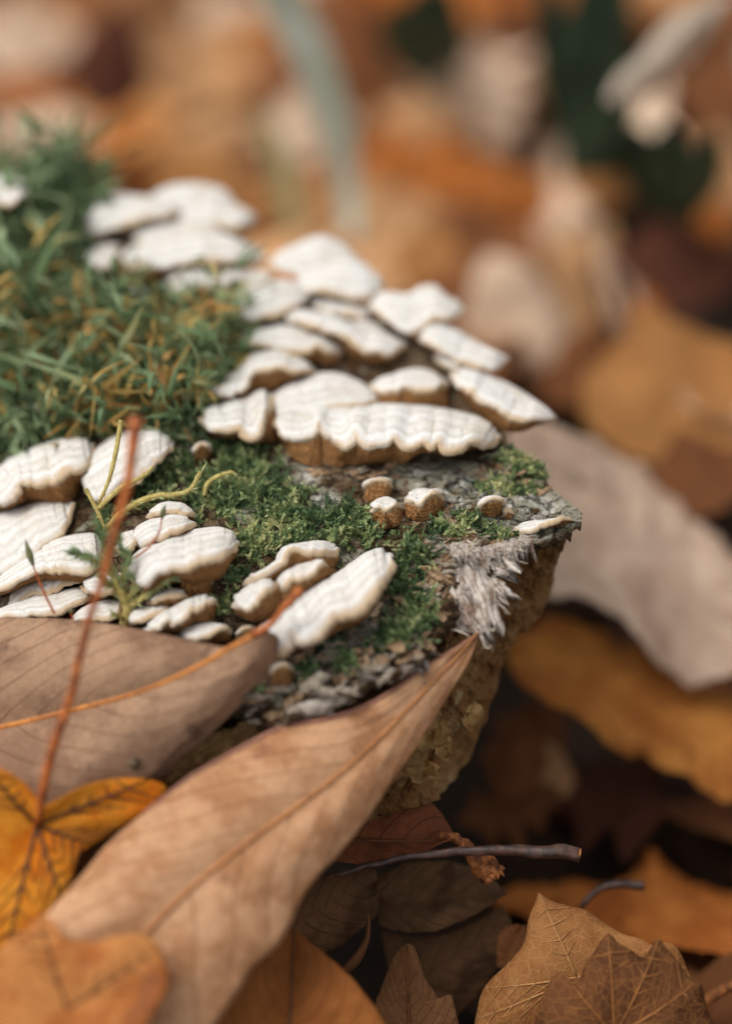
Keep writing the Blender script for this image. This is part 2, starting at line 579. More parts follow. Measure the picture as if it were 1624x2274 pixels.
def relief(x, y):
    a, b = np.asarray(x) / 100.0, np.asarray(y) / 100.0
    bare = np.clip((np.asarray(x) - 560) / 200, 0, 1) * np.clip((np.asarray(y) - 980) / 100, 0, 1)
    r = 0.22 * fbm(a * 0.7, b * 0.9, 0.3, 4, 5) + 0.06 * fbm(a * 3, b * 3.4, 1.7, 4, 6, True)
    rim = np.clip((np.asarray(y) - 1360) / 120, 0, 1) * np.clip((np.asarray(x) - 450) / 100, 0, 1)
    r = r + bare * 0.24 * fbm(a * 2.2 + b, b * 2.6 - a, 4.2, 5, 8, True) + rim * (0.42 * fbm(a * 1.5 + 0.4 * b, b * 2.3, 2.2, 5, 9, True) - 0.05)
    r = r - 0.8 * np.clip(1.5 - 1.2 * np.hypot((np.asarray(x) - 480) / 150, (np.asarray(y) - 1640) / 85), 0, 1)
    return r


def surf(x, y):
    return dbase(x, y) - relief(x, y)


Bk = [(-260, 360), (0, 405), (200, 470), (400, 560), (600, 625), (800, 685), (950, 770), (1060, 870), (1120, 965), (1185, 1035), (1232, 1090), (1266, 1116), (1292, 1142)]
Rm = [(-260, 1810), (0, 1765), (200, 1725), (400, 1665), (600, 1605), (800, 1535), (925, 1462), (985, 1402), (1040, 1325), (1095, 1268), (1170, 1222), (1240, 1190), (1290, 1160)]
Wb = [(-260, 2150, 30), (0, 2080, 30), (180, 2000, 30), (400, 1960, 30), (620, 1900, 30), (800, 1835, 30), (890, 1795, 30), (960, 1780, 30.4), (1010, 1730, 31), (1075, 1600, 31.3), (1140, 1440, 31.4), (1205, 1345, 31.4), (1224, 1212, 31.2)]
NS, NT, NW = 360, 260, 150


def lerp_rows(tab, n):
    t = np.array(tab, float)
    q = np.vstack([2 * t[0] - t[1], t, 2 * t[-1] - t[-2]])
    o = []
    for u in np.linspace(0, len(t) - 1 - 1e-9, n):
        i = int(u)
        f = u - i
        a, b, c, d = q[i], q[i + 1], q[i + 2], q[i + 3]
        o.append(0.5 * (2 * b + (c - a) * f + (2 * a - 5 * b + 4 * c - d) * f * f + (3 * b - a - 3 * c + d) * f ** 3))
    return np.array(o)


bk, rm, wb = lerp_rows(Bk, NS), lerp_rows(Rm, NS), lerp_rows(Wb, NS)
idx = np.linspace(0, 1, NS)
jag = 9 * fbm(idx * 40, 0, 0, 4, 31) + 5 * noise(idx * 130, 0, 0, 32)
rm = rm + np.stack([0.4 * jag, jag], 1)
bk = bk + np.stack([3 * noise(idx * 60, 1, 0, 33), 4 * noise(idx * 60, 2, 0, 34)], 1)
log = thing('log', 'mossy rotten log end with torn bark and white bracket fungi growing in tiers', 'log', P(600, 1900, 31))
t = np.linspace(0, 1, NT)[None, :, None]
tp = bk[:, None, :] * (1 - t) + rm[:, None, :] * t
tx, ty = tp[..., 0], tp[..., 1]
dd = surf(tx, ty)
topV = P(tx, ty, dd)
# a strip that carries the bark round the back of the log down to the soil
back = []
for k, (dy, dz) in enumerate([(1.4, -1.0), (2.2, -2.6), (2.2, -4.2)]):
    b = topV[:, 0] + np.array([-0.5 * (k + 1) * 0.6, dy, dz]) * np.clip((1 - idx)[:, None] * 8 + 0.25, 0, 1)
    back.append(b)
back = back[::-1]
# the torn rim rolls under
lip = []
for k in range(1, 5):
    a = k / 4 * math.pi / 2
    off = 0.16 * (1 - math.cos(a)) * FWD[None] * 2.0 - UPV[None] * 0.16 * math.sin(a)
    lip.append(topV[:, -1] + off * (0.6 + 0.4 * noise(idx * 50, k, 0, 41))[:, None])
barkV = np.stack(back + [topV[:, j] for j in range(NT)] + lip, 1)
crust = np.zeros((NS, NT))


def blob(x, y, cx, cy, rx, ry):
    return np.clip(1.5 - 1.2 * np.sqrt(((x - cx) / rx) ** 2 + ((y - cy) / ry) ** 2), 0, 1)


for cx, cy, rx, ry in [(1190, 1130, 95, 55), (1090, 1100, 60, 50), (1020, 1070, 60, 50), (860, 1350, 60, 55), (800, 1400, 55, 60), (670, 1060, 40, 30), (1090, 1160, 60, 34), (1150, 1185, 80, 22), (1000, 1110, 60, 36), (930, 1060, 60, 30),
                       (720, 1110, 40, 25), (690, 1500, 40, 18), (800, 1470, 40, 22), (560, 1140, 40, 20)]:
    crust = np.maximum(crust, blob(tx, ty, cx, cy, rx, ry))
crust = crust * np.clip(0.85 + 1.4 * fbm(tx / 22, ty / 14, 0, 4, 44), 0, 1.2)
tint = np.zeros(barkV.shape[:2])
tint[:, 3:3 + NT] = np.clip(crust, 0, 1)
mk('bark', barkV, grid_faces(NS, barkV.shape[1], True), BARKM, log, tint=tint)

s = np.linspace(0, 1, NW)[None, :, None]
rimd = dbase(rm[:, 0], rm[:, 1]) + 0.45
w0 = np.concatenate([rm - np.array([[4, 14]]) * np.clip((1 - idx) * 6, 0, 1)[:, None], rimd[:, None]], 1)
wp = w0[:, None] * (1 - s) + wb[:, None] * s
wob = 14 * fbm(idx[:, None] * 24, s[..., 0] * 5, 3, 4, 51) * np.sin(np.pi * np.clip(s[..., 0], 0, 1)) ** 0.5
wd = wp[..., 2] - 0.35 * np.sin(np.pi * s[..., 0]) - 0.22 * fbm(wp[..., 0] / 60, wp[..., 1] / 60, 2, 5, 52) - 0.13 * fbm(wp[..., 0] / 22, wp[..., 1] / 22, 6, 5, 53) - 0.07 * fbm(wp[..., 0] / 7, wp[..., 1] / 7, 9, 3, 57)
edge = (14 * fbm(idx[:, None] * 14, s[..., 0] * 9, 8, 4, 54) + 6 * noise(idx[:, None] * 60, s[..., 0] * 30, 1, 55)) * s[..., 0]
wallV = P(wp[..., 0] + edge + 0 * wob, wp[..., 1] + 0.4 * edge, wd)
under = [wallV[:, -1] + np.array([-0.5 * k, 1.1 * k, -0.15 * k]) for k in (1, 2)] + [wallV[:, -1] + np.array([-2.2, 3.5, -2.0])]
wallV = np.concatenate([wallV] + [u[:, None] for u in under], 1)
mk('rotten_wood', wallV, grid_faces(NS, wallV.shape[1], True), ROTM, log)


def view_frame(x, y, d, ang):
    """axes of the log surface at a spot: along, across, out."""
    e = 6.0
    p0, px_, py_ = P(x, y, dbase(x, y)), P(x + e, y, dbase(x + e, y)), P(x, y + e, dbase(x, y + e))
    ax, ay = px_ - p0, py_ - p0
    n = np.cross(ay, ax)
    n /= np.linalg.norm(n)
    u = math.cos(ang) * ax / np.linalg.norm(ax) + math.sin(ang) * ay / np.linalg.norm(ay)
    u -= n * u.dot(n)
    u /= np.linalg.norm(u)
    return u, np.cross(n, u), n


# bark flakes: a few irregular plates, copied over the torn rim
flakes = []
for k in range(7):
    n = 11
    th = np.sort(rng.uniform(0, 2 * math.pi, n))
    th = np.arange(n) / n * 2 * math.pi + rng.uniform(-0.2, 0.2, n)
    r = rng.uniform(0.55, 1.15, n)
    el = rng.uniform(0.3, 0.6)
    x, y = np.cos(th) * r, np.sin(th) * r * el
    zt = 0.12 + 0.30 * rng.uniform(-1, 1, n) + 0.15 * x
    top = np.stack([x * 0.86, y * 0.86, zt + 0.05], 1)
    mid = np.stack([x * 0.5 + rng.uniform(-.1, .1, n), y * 0.5, 0.6 * zt + 0.16 + 0.12 * rng.uniform(-1, 1, n)], 1)
    bot = np.stack([x, y, zt - 0.16], 1)
    V = np.vstack([bot, top, mid, [[0, 0, 0.25]]])
    q = [(i, (i + 1) % n, n + (i + 1) % n, n + i) for i in range(n)] + [(n + i, n + (i + 1) % n, 2 * n + (i + 1) % n, 2 * n + i) for i in range(n)]
    t3 = [(2 * n + i, 2 * n + (i + 1) % n, 3 * n) for i in range(n)]
    me = bpy.data.meshes.new('bark_flake')
    me.from_pydata([tuple(v) for v in V * S], [], q + t3)
    me.materials.append(FLAKEM if k % 2 else FLAKEG)
    flakes.append(me)
zones = [([(560, 1480), (820, 1410), (930, 1400), (960, 1440), (900, 1480), (700, 1580), (560, 1620)], 120, 0.07, 0.24),
         ([(930, 1200), (1040, 1165), (1060, 1215), (1010, 1290), (960, 1290)], 34, 0.12, 0.30),
         ([(830, 1270), (960, 1250), (980, 1380), (850, 1420)], 22, 0.14, 0.34),
         ([(1000, 1040), (1120, 1000), (1215, 1060), (1200, 1100), (1060, 1090)], 26, 0.08, 0.22),
         ([(640, 1010), (900, 1010), (900, 1060), (700, 1070)], 22, 0.08, 0.24),
         ([(1060, 1170), (1200, 1190), (1150, 1220), (1060, 1220)], 16, 0.08, 0.2),
         ([(860, 1120), (1010, 1120), (1010, 1170), (880, 1180)], 16, 0.07, 0.18)]
for poly, n, s0, s1 in zones:
    pa = np.array(poly, float)
    c = 0
    while c < n:
        x, y = rng.uniform(pa[:, 0].min(), pa[:, 0].max()), rng.uniform(pa[:, 1].min(), pa[:, 1].max())
        if not inside(np.array([x]), np.array([y]), poly)[0]:
            continue
        c += 1
        u, v, nn = view_frame(x, y, 0, rng.uniform(-0.9, 0.5))
        tl = rng.normal(0, 0.35)
        nn2 = nn + tl * v + rng.normal(0, 0.25) * u
        nn2 /= np.linalg.norm(nn2)
        u2 = u - nn2 * u.dot(nn2)
        u2 /= np.linalg.norm(u2)
        v2 = np.cross(nn2, u2)
        o = bpy.data.objects.new('bark_flake', random.choice(flakes))
        col.objects.link(o)
        o.parent = log
        sc = rng.uniform(s0, s1)
        M = Matrix(((u2[0], v2[0], nn2[0], 0), (u2[1], v2[1], nn2[1], 0), (u2[2], v2[2], nn2[2], 0), (0, 0, 0, 1)))
        loc = P(x, y, surf(x, y)) + nn * 0.01 - ORG[log.name]
        o.matrix_local = Matrix.Translation(Vector(loc * S)) @ M @ Matrix.Diagonal((sc, sc, sc * rng.uniform(0.3, 0.6), 1))

# torn white wood fibres hanging off the corner
hair = Acc()


def fibre(ax, w, d0, d1, seed, thick=0.35):
    """a splintered bundle along a sight-line path ax; w = half widths."""
    n, m = 60, 34
    c = curve(ax, n)
    d = np.linspace(d0, d1, n)
    pts = P(c[:, 0], c[:, 1], d)
    T = np.gradient(pts, axis=0)
    T /= np.linalg.norm(T, axis=1)[:, None]
    side = np.cross(T, -FWD)
    side /= np.linalg.norm(side, axis=1)[:, None]
    out = np.cross(side, T)
    wd_ = np.interp(np.linspace(0, 1, n), np.linspace(0, 1, len(w)), w) * 10 / PX
    th = np.arange(m) / m * 2 * math.pi
    V = np.zeros((n, m, 3))
    for i in range(n):
        s_ = i / n
        rr = 1 + 0.26 * noise(np.cos(th) * 3, np.sin(th) * 3, s_ * 4, seed) + 0.14 * noise(np.cos(th) * 8, np.sin(th) * 8, s_ * 6, seed + 1) + 0.18 * noise(np.cos(th) * 3, np.sin(th) * 3, s_ * 13, seed + 2) + 0.08 * noise(np.cos(th) * 12, np.sin(th) * 12, s_ * 25, seed + 5)
        ragged = (0.22 * noise(np.cos(th) * 5, np.sin(th) * 5, 0, seed + 3)) * (i / (n - 1)) ** 6
        V[i] = pts[i] + (np.cos(th) * rr * wd_[i])[:, None] * side[i] + (np.sin(th) * rr * wd_[i] * thick / 0.5)[:, None] * out[i] + ragged[:, None] * T[i]
    F = [(i * m + k, i * m + (k + 1) % m, (i + 1) * m + (k + 1) % m, (i + 1) * m + k) for i in range(n - 1) for k in range(m)]
    ends = np.array([V[0].mean(0), V[-1].mean(0) - T[-1] * 0.05])
    F3 = [(n * m, (k + 1) % m, k) for k in range(m)] + [(n * m + 1, (n - 1) * m + k, (n - 1) * m + (k + 1) % m) for k in range(m)]
    uv = np.stack([np.tile(np.arange(m) / m, n), np.repeat(np.linspace(0, 1, n), m)], 1)
    mk('splinter', np.vstack([V.reshape(-1, 3), ends]), [np.array(F), np.array(F3)], FIBM, log, uv=np.vstack([uv, [[0, 0], [0, 1]]]))
    for k in range(int(6 + 90 * wd_.mean())):
        a = rng.uniform(0, 2 * math.pi)
        i0 = rng.integers(2, n - 22)
        L = rng.integers(12, 30)
        ii = np.clip(np.arange(i0, i0 + L), 0, n - 1)
        j = int(a / (2 * math.pi) * m) % m
        pp = V[ii, j] + out[ii] * rng.uniform(0.0, 0.04) + side[ii] * (np.linspace(0, 1, L) ** 2 * rng.normal(0, 0.10))[:, None]
        over = max(0, i0 + L - n)
        if over:
            pp[-over:] += T[-1] * np.linspace(0, over * 0.012, over)[:, None]
        hv, hf, hu = tube_geo(pp[::2], [0.005, 0.006, 0.003], 4)
        hair.add(hv, hf[0])


fibre([(1025, 1232), (1050, 1300), (1075, 1360), (1092, 1402)], [26, 34, 32, 22], 29.75, 29.25, 61, 0.4)
fibre([(1005, 1290), (1030, 1345), (1062, 1390), (1078, 1415)], [20, 28, 24, 12], 29.6, 29.3, 62, 0.36)
fibre([(1062, 1222), (1090, 1240), (1115, 1256), (1140, 1272)], [16, 26, 26, 16], 29.9, 29.5, 63, 0.36)
fibre([(1060, 1285), (1085, 1300), (1105, 1312), (1126, 1326)], [18, 24, 22, 14], 29.7, 29.4, 64, 0.36)
fibre([(1030, 1205), (1050, 1225), (1065, 1240), (1080, 1262)], [18, 24, 22, 12], 29.9, 29.6, 65, 0.36)
fibre([(985, 1325), (1005, 1360), (1030, 1385), (1052, 1398)], [14, 22, 20, 8], 29.6, 29.4, 66, 0.36)
fibre([(905, 1408), (925, 1432), (930, 1455), (938, 1478)], [12, 20, 18, 8], 29.3, 29.0, 67, 0.36)
fibre([(880, 1440), (905, 1462), (915, 1480), (930, 1505)], [10, 18, 16, 6], 29.25, 29.0, 68, 0.36)
fibre([(640, 1585), (690, 1572), (730, 1560), (770, 1555)], [10, 16, 14, 6], 28.7, 28.6, 69, 0.36)
fibre([(790, 1500), (830, 1490), (870, 1500), (900, 1490)], [12, 18, 16, 6], 28.9, 28.8, 70, 0.36)
for pts in ([(985, 1402, 29.4), (1005, 1398, 29.3), (1030, 1406, 29.2), (1042, 1414, 29.2)], [(1068, 1410, 29.2), (1074, 1430, 29.2), (1082, 1440, 29.2), (1090, 1432, 29.2)],
            [(1085, 1395, 29.2), (1095, 1400, 29.2), (1098, 1388, 29.2)], [(1142, 1205, 29.7), (1146, 1216, 29.7), (1152, 1222, 29.7)]):
    c = curve(pts, 14)
    hv, hf, hu = tube_geo(P(c[:, 0], c[:, 1], c[:, 2]), [0.014, 0.012, 0.008], 5)
    hair.add(hv, hf[0])
for k in range(16):
    f = k / 15.0
    x, y = (1092 + 150 * f, 1232 - 36 * f) if k < 9 else (985 + 60 * rng.uniform(0, 1), 1215 + 120 * rng.uniform(0, 1))
    dx, dy = rng.uniform(4, 22), rng.uniform(8, 26)
    d_ = float(surf(x, y)) - 0.12
    fibre([(x - dx, y - dy, ), (x - dx * 0.4, y - dy * 0.5), (x + dx * 0.2, y), (x + dx * 0.6, y + dy * 0.5)], [6, 10, 9, 3], d_, d_ - 0.1, 200 + k, 0.3)
ho = hair.build('wood_fibres', HAIRM, log)
ho['kind'] = 'stuff'

# crusty pale flakes on the rotten end face
crustacc = []
for k, (x, y, w, h, d) in enumerate([(955, 1625, 40, 42, 29.7), (920, 1560, 34, 40, 29.6), (900, 1690, 44, 38, 29.6), (940, 1710, 34, 26, 29.8), (870, 1730, 30, 28, 29.5), (968, 1570, 24, 30, 29.8), (1050, 1590, 22, 34, 30.6), (985, 1660, 22, 28, 30.1)]):
    nu, nv = 24, 16
    a = np.linspace(0, 2 * math.pi, nu)[:, None]
    r = np.linspace(0, 1, nv)[None]
    rr = r * (1 + 0.28 * noise(np.cos(a) * 2.2, np.sin(a) * 2.2, k * 3.1, 71) + 0.16 * noise(np.cos(a) * 6, np.sin(a) * 6, k, 72))
    x_, y_ = x + w * rr * np.cos(a), y + h * rr * np.sin(a)
    dep = d - 0.30 * r ** 2 * (0.5 + 0.5 * np.sin(a)) - 0.10 * fbm(x_ / 14, y_ / 14, 0, 4, 73)
    mk('crust_flake', P(x_, y_, dep), grid_faces(nu, nv), CRUSTM, log)

# ------------------------------------------------------------------ bracket fungi
Z1 = lambda x, y: (x * 0.4443, 277.5 + y * 0.4443)
Z2 = lambda x, y: (388.5 + x * 0.581, 721.5 + y * 0.581)
Z3 = lambda x, y: (x * 0.5468, 888 + y * 0.5468)
Z6 = lambda x, y: (388.5 + x * 0.5468, 499.5 + y * 0.5468)
Z9 = lambda x, y: (610.5 + x * 0.4443, 1027 + y * 0.4443)
Z0 = lambda x, y: (x, y)
NCAP = [0]
KEEPOFF = []


def cap(parent, Z, up, lo, un=None, prot=0.35, bulge=0.10, th=0.06, off=0.0, back=0.0, scal=4.0, nu=96, nv=30, capname='cap'):
    NCAP[0] += 1
    sd_ = NCAP[0] * 7
    pl_ = np.array([Z(*p) for p in lo])
    nu = int(np.clip(np.linalg.norm(np.diff(pl_, axis=0), axis=1).sum() / 2.6, 56, 260))
    U = curve([Z(*p) for p in up], nu)
    L = curve([Z(*p) for p in lo], nu)
    u = np.linspace(0, 1, nu)
    e = np.clip(np.minimum(u, 1 - u) / 0.06, 0, 1) ** 0.5
    dl = L - U
    ln = np.linalg.norm(dl, axis=1)[:, None] + 1e-6
    wpx = np.linalg.norm(np.diff(L, axis=0), axis=1).sum()
    L = L + dl / ln * (np.minimum(scal, 0.12 * ln[:, 0].max()) * (1.9 * np.abs(noise(u * wpx / 30 + 0.9 * noise(u * wpx / 50, 3, 0, sd_ + 9), 0, 0, sd_)) - 0.7 + 0.5 * noise(u * wpx / 13, 0, 0, sd_ + 1) + 0.3 * noise(u * wpx / 9, 0, 0, sd_ + 2) + 0.2 * noise(u * wpx / 8, 0, 0, sd_ + 13)))[:, None]
    L = U + (L - U) * e[:, None]
    ef = np.clip(1 - np.abs(2 * u - 1) ** 5, 0, 1)
    U_, L_ = U.copy(), L.copy()
    dl = L - U
    ln = np.linalg.norm(dl, axis=1)[:, None] + 1e-6
    dh = dl / ln
    for step in range(5):
        dB = dbase(U_[:, 0], U_[:, 1]) + back * ef - off
        dL = np.minimum(dbase(L_[:, 0], L_[:, 1]), surf(L_[:, 0], L_[:, 1]).min() * 0.5 + 0.5 * dbase(L_[:, 0], L_[:, 1])) - prot * ef - off
        B, Lp = P(U_[:, 0], U_[:, 1], dB), P(L_[:, 0], L_[:, 1], dL)
        t_ = Lp - B
        tl = np.linalg.norm(t_, axis=1)[:, None] + 1e-6
        tn = t_ / tl
        along = np.gradient((B + Lp) / 2, axis=0)
        along /= np.linalg.norm(along, axis=1)[:, None] + 1e-9
        mid = nu // 2
        n_ = np.cross(along, tn)
        n_ /= np.linalg.norm(n_, axis=1)[:, None] + 1e-9
        if n_[mid].dot(-FWD + UPV) < 0:
            n_ = -n_
        flip = np.cross(along[mid], tn[mid]).dot(n_[mid]) < 0
        v = np.linspace(0, 1, nv)
        rowsV, rowsv = [], []
        arc = np.concatenate([[0], np.cumsum(np.linalg.norm(np.diff(Lp, axis=0), axis=1))])
        wide = np.minimum(tl[:, 0] * 0.17, bulge * 1.1)
        for vv in v:
            hgt = math.sin(math.pi * min(1, vv ** 0.85 * 0.97)) ** 0.8 if 0 < vv < 1 else 0.0
            q = B + t_ * vv + n_ * (wide * hgt * e)[:, None]
            wa = arc + 0.25 * noise(arc * 1.3, vv * 2, 5, sd_ + 6)
            rib = 0.010 * noise(wa * 6, vv * 1.5, 0, sd_ + 2) + 0.003 * noise(wa * 10, vv * 2.5, 0, sd_ + 12) + 0.018 * noise(wa * 1.9, vv * 1.2, 1, sd_ + 3) * vv + 0.007 * noise(arc * 0.8, vv * 6, 0, sd_ + 4) + 0.026 * fbm(arc * 2.5, vv * tl[:, 0] * 3, 2, 4, sd_ + 5)
            q = q + n_ * (rib * e * min(1, 6 * vv))[:, None]
            rowsV.append(q)
            rowsv.append(vv)
        rr = np.minimum(th / 2, 0.3 * tl[:, 0])
        for a in (40, 80, 120, 160, 180):
            a = math.radians(a)
            q = rowsV[nv - 1] + tn * (rr * math.sin(a) * 0.6)[:, None] - n_ * (rr * (1 - math.cos(a)))[:, None]
            rowsV.append(q)
            rowsv.append(1.0 + 0.02 * math.sin(a))
        G = np.stack(rowsV, 1)
        q2 = G - CAM
        dq = q2 @ FWD
        sx, sy = 812.0 + (q2 @ RGT) / dq * 3 * PX, 1136.5 - (q2 @ UPV) / dq * 3 * PX
        pr = (sx - U[:, :1]) * dh[:, :1] + (sy - U[:, 1:]) * dh[:, 1:]
        if step < 4:
            lo_, hi_ = np.clip(-pr.min(1), 0, 30), np.clip(pr.max(1) - ln[:, 0], 0, 30)
            sc_ = np.minimum(1, 0.85 * np.maximum(ln[:, 0] - 2, 0) / (lo_ + hi_ + 1e-6)) * e
            kk = np.hanning(11) / np.hanning(11).sum()
            U_ += dh * np.convolve(lo_ * sc_, kk, 'same')[:, None]
            L_ -= dh * np.convolve(hi_ * sc_, kk, 'same')[:, None]
    uv = np.stack([np.repeat(arc[:, None], G.shape[1], 1), np.repeat(np.array(rowsv)[None], nu, 0)], -1)
    mk(capname, G, grid_faces(nu, G.shape[1], flip), CAPM, parent, uv=uv)
    s0 = rowsV[-1]
    nw = 14
    if un is not None:
        X = curve([Z(*p) for p in un], nu)
        X = L + (X - L) * e[:, None]
        KEEPOFF.append(np.vstack([U, X[::-1]]))
        E = P(X[:, 0], X[:, 1], np.maximum(np.minimum(surf(X[:, 0], X[:, 1]) - 0.08, dL + 0.5), dL + 0.06))
    else:
        E = B - n_ * (0.04 + 0.5 * rr)[:, None] + tn * (0.1 * tl)
    w = np.linspace(0, 1, nw)[None, :, None]
    q = s0[:, None] * (1 - w) + E[:, None] * w
    sag = np.sin(np.pi * w[..., 0]) * 0.10 * np.linalg.norm(E - s0, axis=1)[:, None]
    q = q + (sag * e[:, None] * (1 if un is not None else -0.3))[..., None] * (FWD * -0.6 + UPV * -0.4)[None, None] + (0.015 * fbm(arc[:, None] * 7, w[..., 0] * 2.5, 3, 3, sd_ + 8) * np.sin(np.pi * w[..., 0]))[..., None] * (-FWD)
    uv = np.stack([np.repeat(arc[:, None], nw, 1), np.repeat(np.linspace(0, 1, nw)[None], nu, 0) * np.linalg.norm(E - s0, axis=1)[:, None] * 1.5], -1)
    mk('pore_surface', q, grid_faces(nu, nw, flip), POREM, parent, uv=uv)
    return B[mid]


def fungus(label, *caps, group='white bracket fungi on the log', name='bracket_fungus'):
    c = caps[0]
    pts = np.array([c['Z'](*p) for p in c['up']])
    m = pts.mean(0)
    t_ = thing(name, label, 'fungus', P(m[0], m[1], float(dbase(m[0], m[1]))), group)
    for c in caps:
        cap(t_, **c)
    return t_


def K(Z, up, lo, un=None, **kw):
    return dict(Z=Z, up=up, lo=lo, un=un, **kw)


fungus('longest in-focus white bracket with two overlapping scalloped lobes across the middle of the log',
       K(Z2, [(572, 402), (610, 360), (660, 325), (740, 305), (830, 298), (950, 306), (1050, 322), (1150, 345), (1210, 385), (1252, 436)],
         [(572, 402), (588, 450), (640, 485), (676, 464), (686, 436), (705, 464), (740, 474), (800, 466), (832, 448), (870, 478), (920, 476), (942, 462), (975, 480), (1003, 462), (1030, 498), (1085, 490), (1120, 462), (1190, 472), (1252, 440)],
         [(572, 410), (600, 500), (660, 535), (750, 528), (830, 520), (870, 532), (915, 502), (960, 486), (1050, 492), (1150, 470), (1252, 442)], prot=0.9, bulge=0.16, th=0.09, scal=3, nu=160),
       K(Z2, [(372, 362), (400, 338), (450, 324), (540, 314), (620, 306), (700, 300)],
         [(372, 362), (386, 405), (430, 444), (490, 446), (535, 425), (545, 385), (565, 432), (600, 440), (640, 430), (700, 400)],
         [(380, 380), (440, 500), (520, 538), (600, 545), (680, 520), (700, 430)], prot=0.62, bulge=0.14, th=0.08, scal=3))
fungus('broad smooth white dome directly behind the longest scalloped bracket',
       K(Z2, [(348, 318), (372, 272), (430, 225), (520, 188), (610, 180), (690, 205), (745, 240), (790, 290)],
         [(348, 322), (368, 362), (450, 352), (560, 338), (640, 324), (710, 314), (790, 300)], prot=0.35, bulge=0.2, scal=2, off=0.0))
fungus('white rounded lobe at the left end of the longest bracket',
       K(Z2, [(104, 345), (122, 315), (170, 298), (240, 275), (300, 255), (345, 245), (372, 262)],
         [(104, 350), (110, 385), (140, 412), (200, 426), (252, 415), (262, 428), (292, 438), (322, 430), (340, 370), (368, 300)],
         [(104, 352), (150, 420), (250, 440), (330, 450), (390, 440), (420, 380)], prot=0.65, bulge=0.15, th=0.08))
fungus('small crinkled white bracket on a brown pore cushion above the right of the longest bracket',
       K(Z2, [(742, 228), (780, 203), (840, 184), (900, 164), (960, 168), (1005, 192), (1052, 216)],
         [(742, 230), (770, 252), (830, 256), (880, 246), (930, 260), (985, 257), (1012, 236), (1052, 238)],
         [(750, 250), (800, 315), (900, 320), (1000, 315), (1040, 312), (1050, 270)], prot=0.5, bulge=0.1, scal=4))
fungus('wavy white bracket with a dark hollow beneath, upper left of the longest bracket',
       K(Z2, [(100, 258), (150, 213), (220, 180), (270, 130), (320, 95), (380, 84), (440, 100), (490, 132), (538, 180)],
         [(100, 264), (130, 268), (205, 276), (262, 240), (282, 190), (340, 186), (400, 165), (430, 184), (480, 188), (538, 184)],
         [(110, 280), (200, 290), (270, 270), (300, 260), (380, 250), (440, 225), (480, 205), (538, 188)], prot=0.55, bulge=0.08))
fungus('blurred wide white bracket below the big back dome, just right of the moss tips',
       K(Z6, [(232, 445), (270, 413), (340, 424), (430, 404), (540, 408), (600, 438), (660, 480), (692, 520)],
         [(232, 465), (260, 492), (340, 494), (420, 504), (520, 524), (580, 508), (640, 534), (692, 528)], [(240, 480), (340, 520), (450, 540), (560, 560), (640, 570), (690, 532)], prot=0.5, bulge=0.15))
fungus('blurred crooked white bracket slanting down right behind the small crinkled one',
       K(Z6, [(438, 368), (500, 343), (580, 353), (680, 383), (770, 408), (860, 438), (948, 482)],
         [(438, 386), (500, 402), (600, 432), (700, 470), (720, 492), (790, 522), (870, 524), (948, 500)], [(450, 400), (560, 440), (650, 480), (720, 540), (800, 565), (880, 550), (945, 505)], prot=0.55, bulge=0.12))
fungus('blurred white oval bracket with dark rim line, left of the big back dome',
       K(Z6, [(184, 328), (240, 285), (320, 250), (400, 225), (470, 222), (530, 256), (545, 300)],
         [(184, 342), (230, 370), (310, 386), (400, 382), (470, 350), (525, 320), (545, 305)], prot=0.5, bulge=0.2))
fungus('big blurred white dome of two stacked tiers at the crest of the log',
       K(Z6, [(380, 165), (420, 110), (500, 70), (590, 40), (660, 65), (730, 120), (770, 170)],
         [(380, 185), (450, 200), (540, 222), (620, 232), (700, 228), (770, 178)], prot=0.3, bulge=0.25),
       K(Z6, [(480, 230), (540, 190), (620, 160), (700, 130), (760, 150), (810, 195), (850, 246)],
         [(480, 250), (540, 270), (620, 292), (720, 306), (800, 292), (850, 252)], prot=0.5, bulge=0.2))
fungus('blurred white bracket with a knobbly raised tip on the far right edge of the log',
       K(Z6, [(788, 282), (860, 270), (950, 275), (1000, 250), (1058, 243), (1092, 278), (1150, 308), (1172, 342)],
         [(788, 330), (850, 392), (910, 432), (980, 437), (1040, 402), (1110, 392), (1172, 362)], prot=0.5, bulge=0.18))
fungus('thin shaded bracket tucked between the big back dome and the crooked bracket',
       K(Z6, [(548, 312), (640, 290), (740, 310), (805, 335)], [(552, 335), (650, 367), (740, 384), (805, 372)], prot=0.3, bulge=0.06))
fungus('blurred slim bracket pointing down right below the knobbly tipped one',
       K(Z6, [(990, 405), (1060, 384), (1150, 428), (1250, 488), (1352, 535)], [(975, 470), (1060, 505), (1150, 562), (1250, 592), (1352, 570)], prot=0.5, bulge=0.12))
fungus('blurred greyish bracket hanging over the far right bank, nearest the pale taupe leaf',
       K(Z6, [(1128, 592), (1200, 578), (1300, 618), (1400, 668), (1490, 728), (1548, 782)], [(1128, 640), (1200, 692), (1300, 752), (1370, 802), (1450, 795), (1548, 804)],
         [(1135, 660), (1220, 760), (1320, 830), (1400, 840), (1470, 815), (1548, 806)], prot=0.5, bulge=0.12))
fungus('small blurred bracket wedged under the knobbly tipped one',
       K(Z6, [(690, 400), (740, 385), (800, 392), (860, 420)], [(695, 425), (760, 440), (820, 455), (862, 440)], prot=0.35, bulge=0.1))
fungus('blurred bracket bridging the back left stack and the crest of the log',
       K(Z6, [(230, 230), (290, 190), (350, 180), (400, 200)], [(235, 260), (300, 270), (360, 255), (402, 225)], prot=0.4, bulge=0.12))
fungus('narrow blurred bracket in the gap above the wavy hollow one',
       K(Z6, [(560, 400), (620, 385), (690, 410), (740, 450)], [(562, 425), (630, 440), (690, 455), (742, 470)], prot=0.3, bulge=0.1))
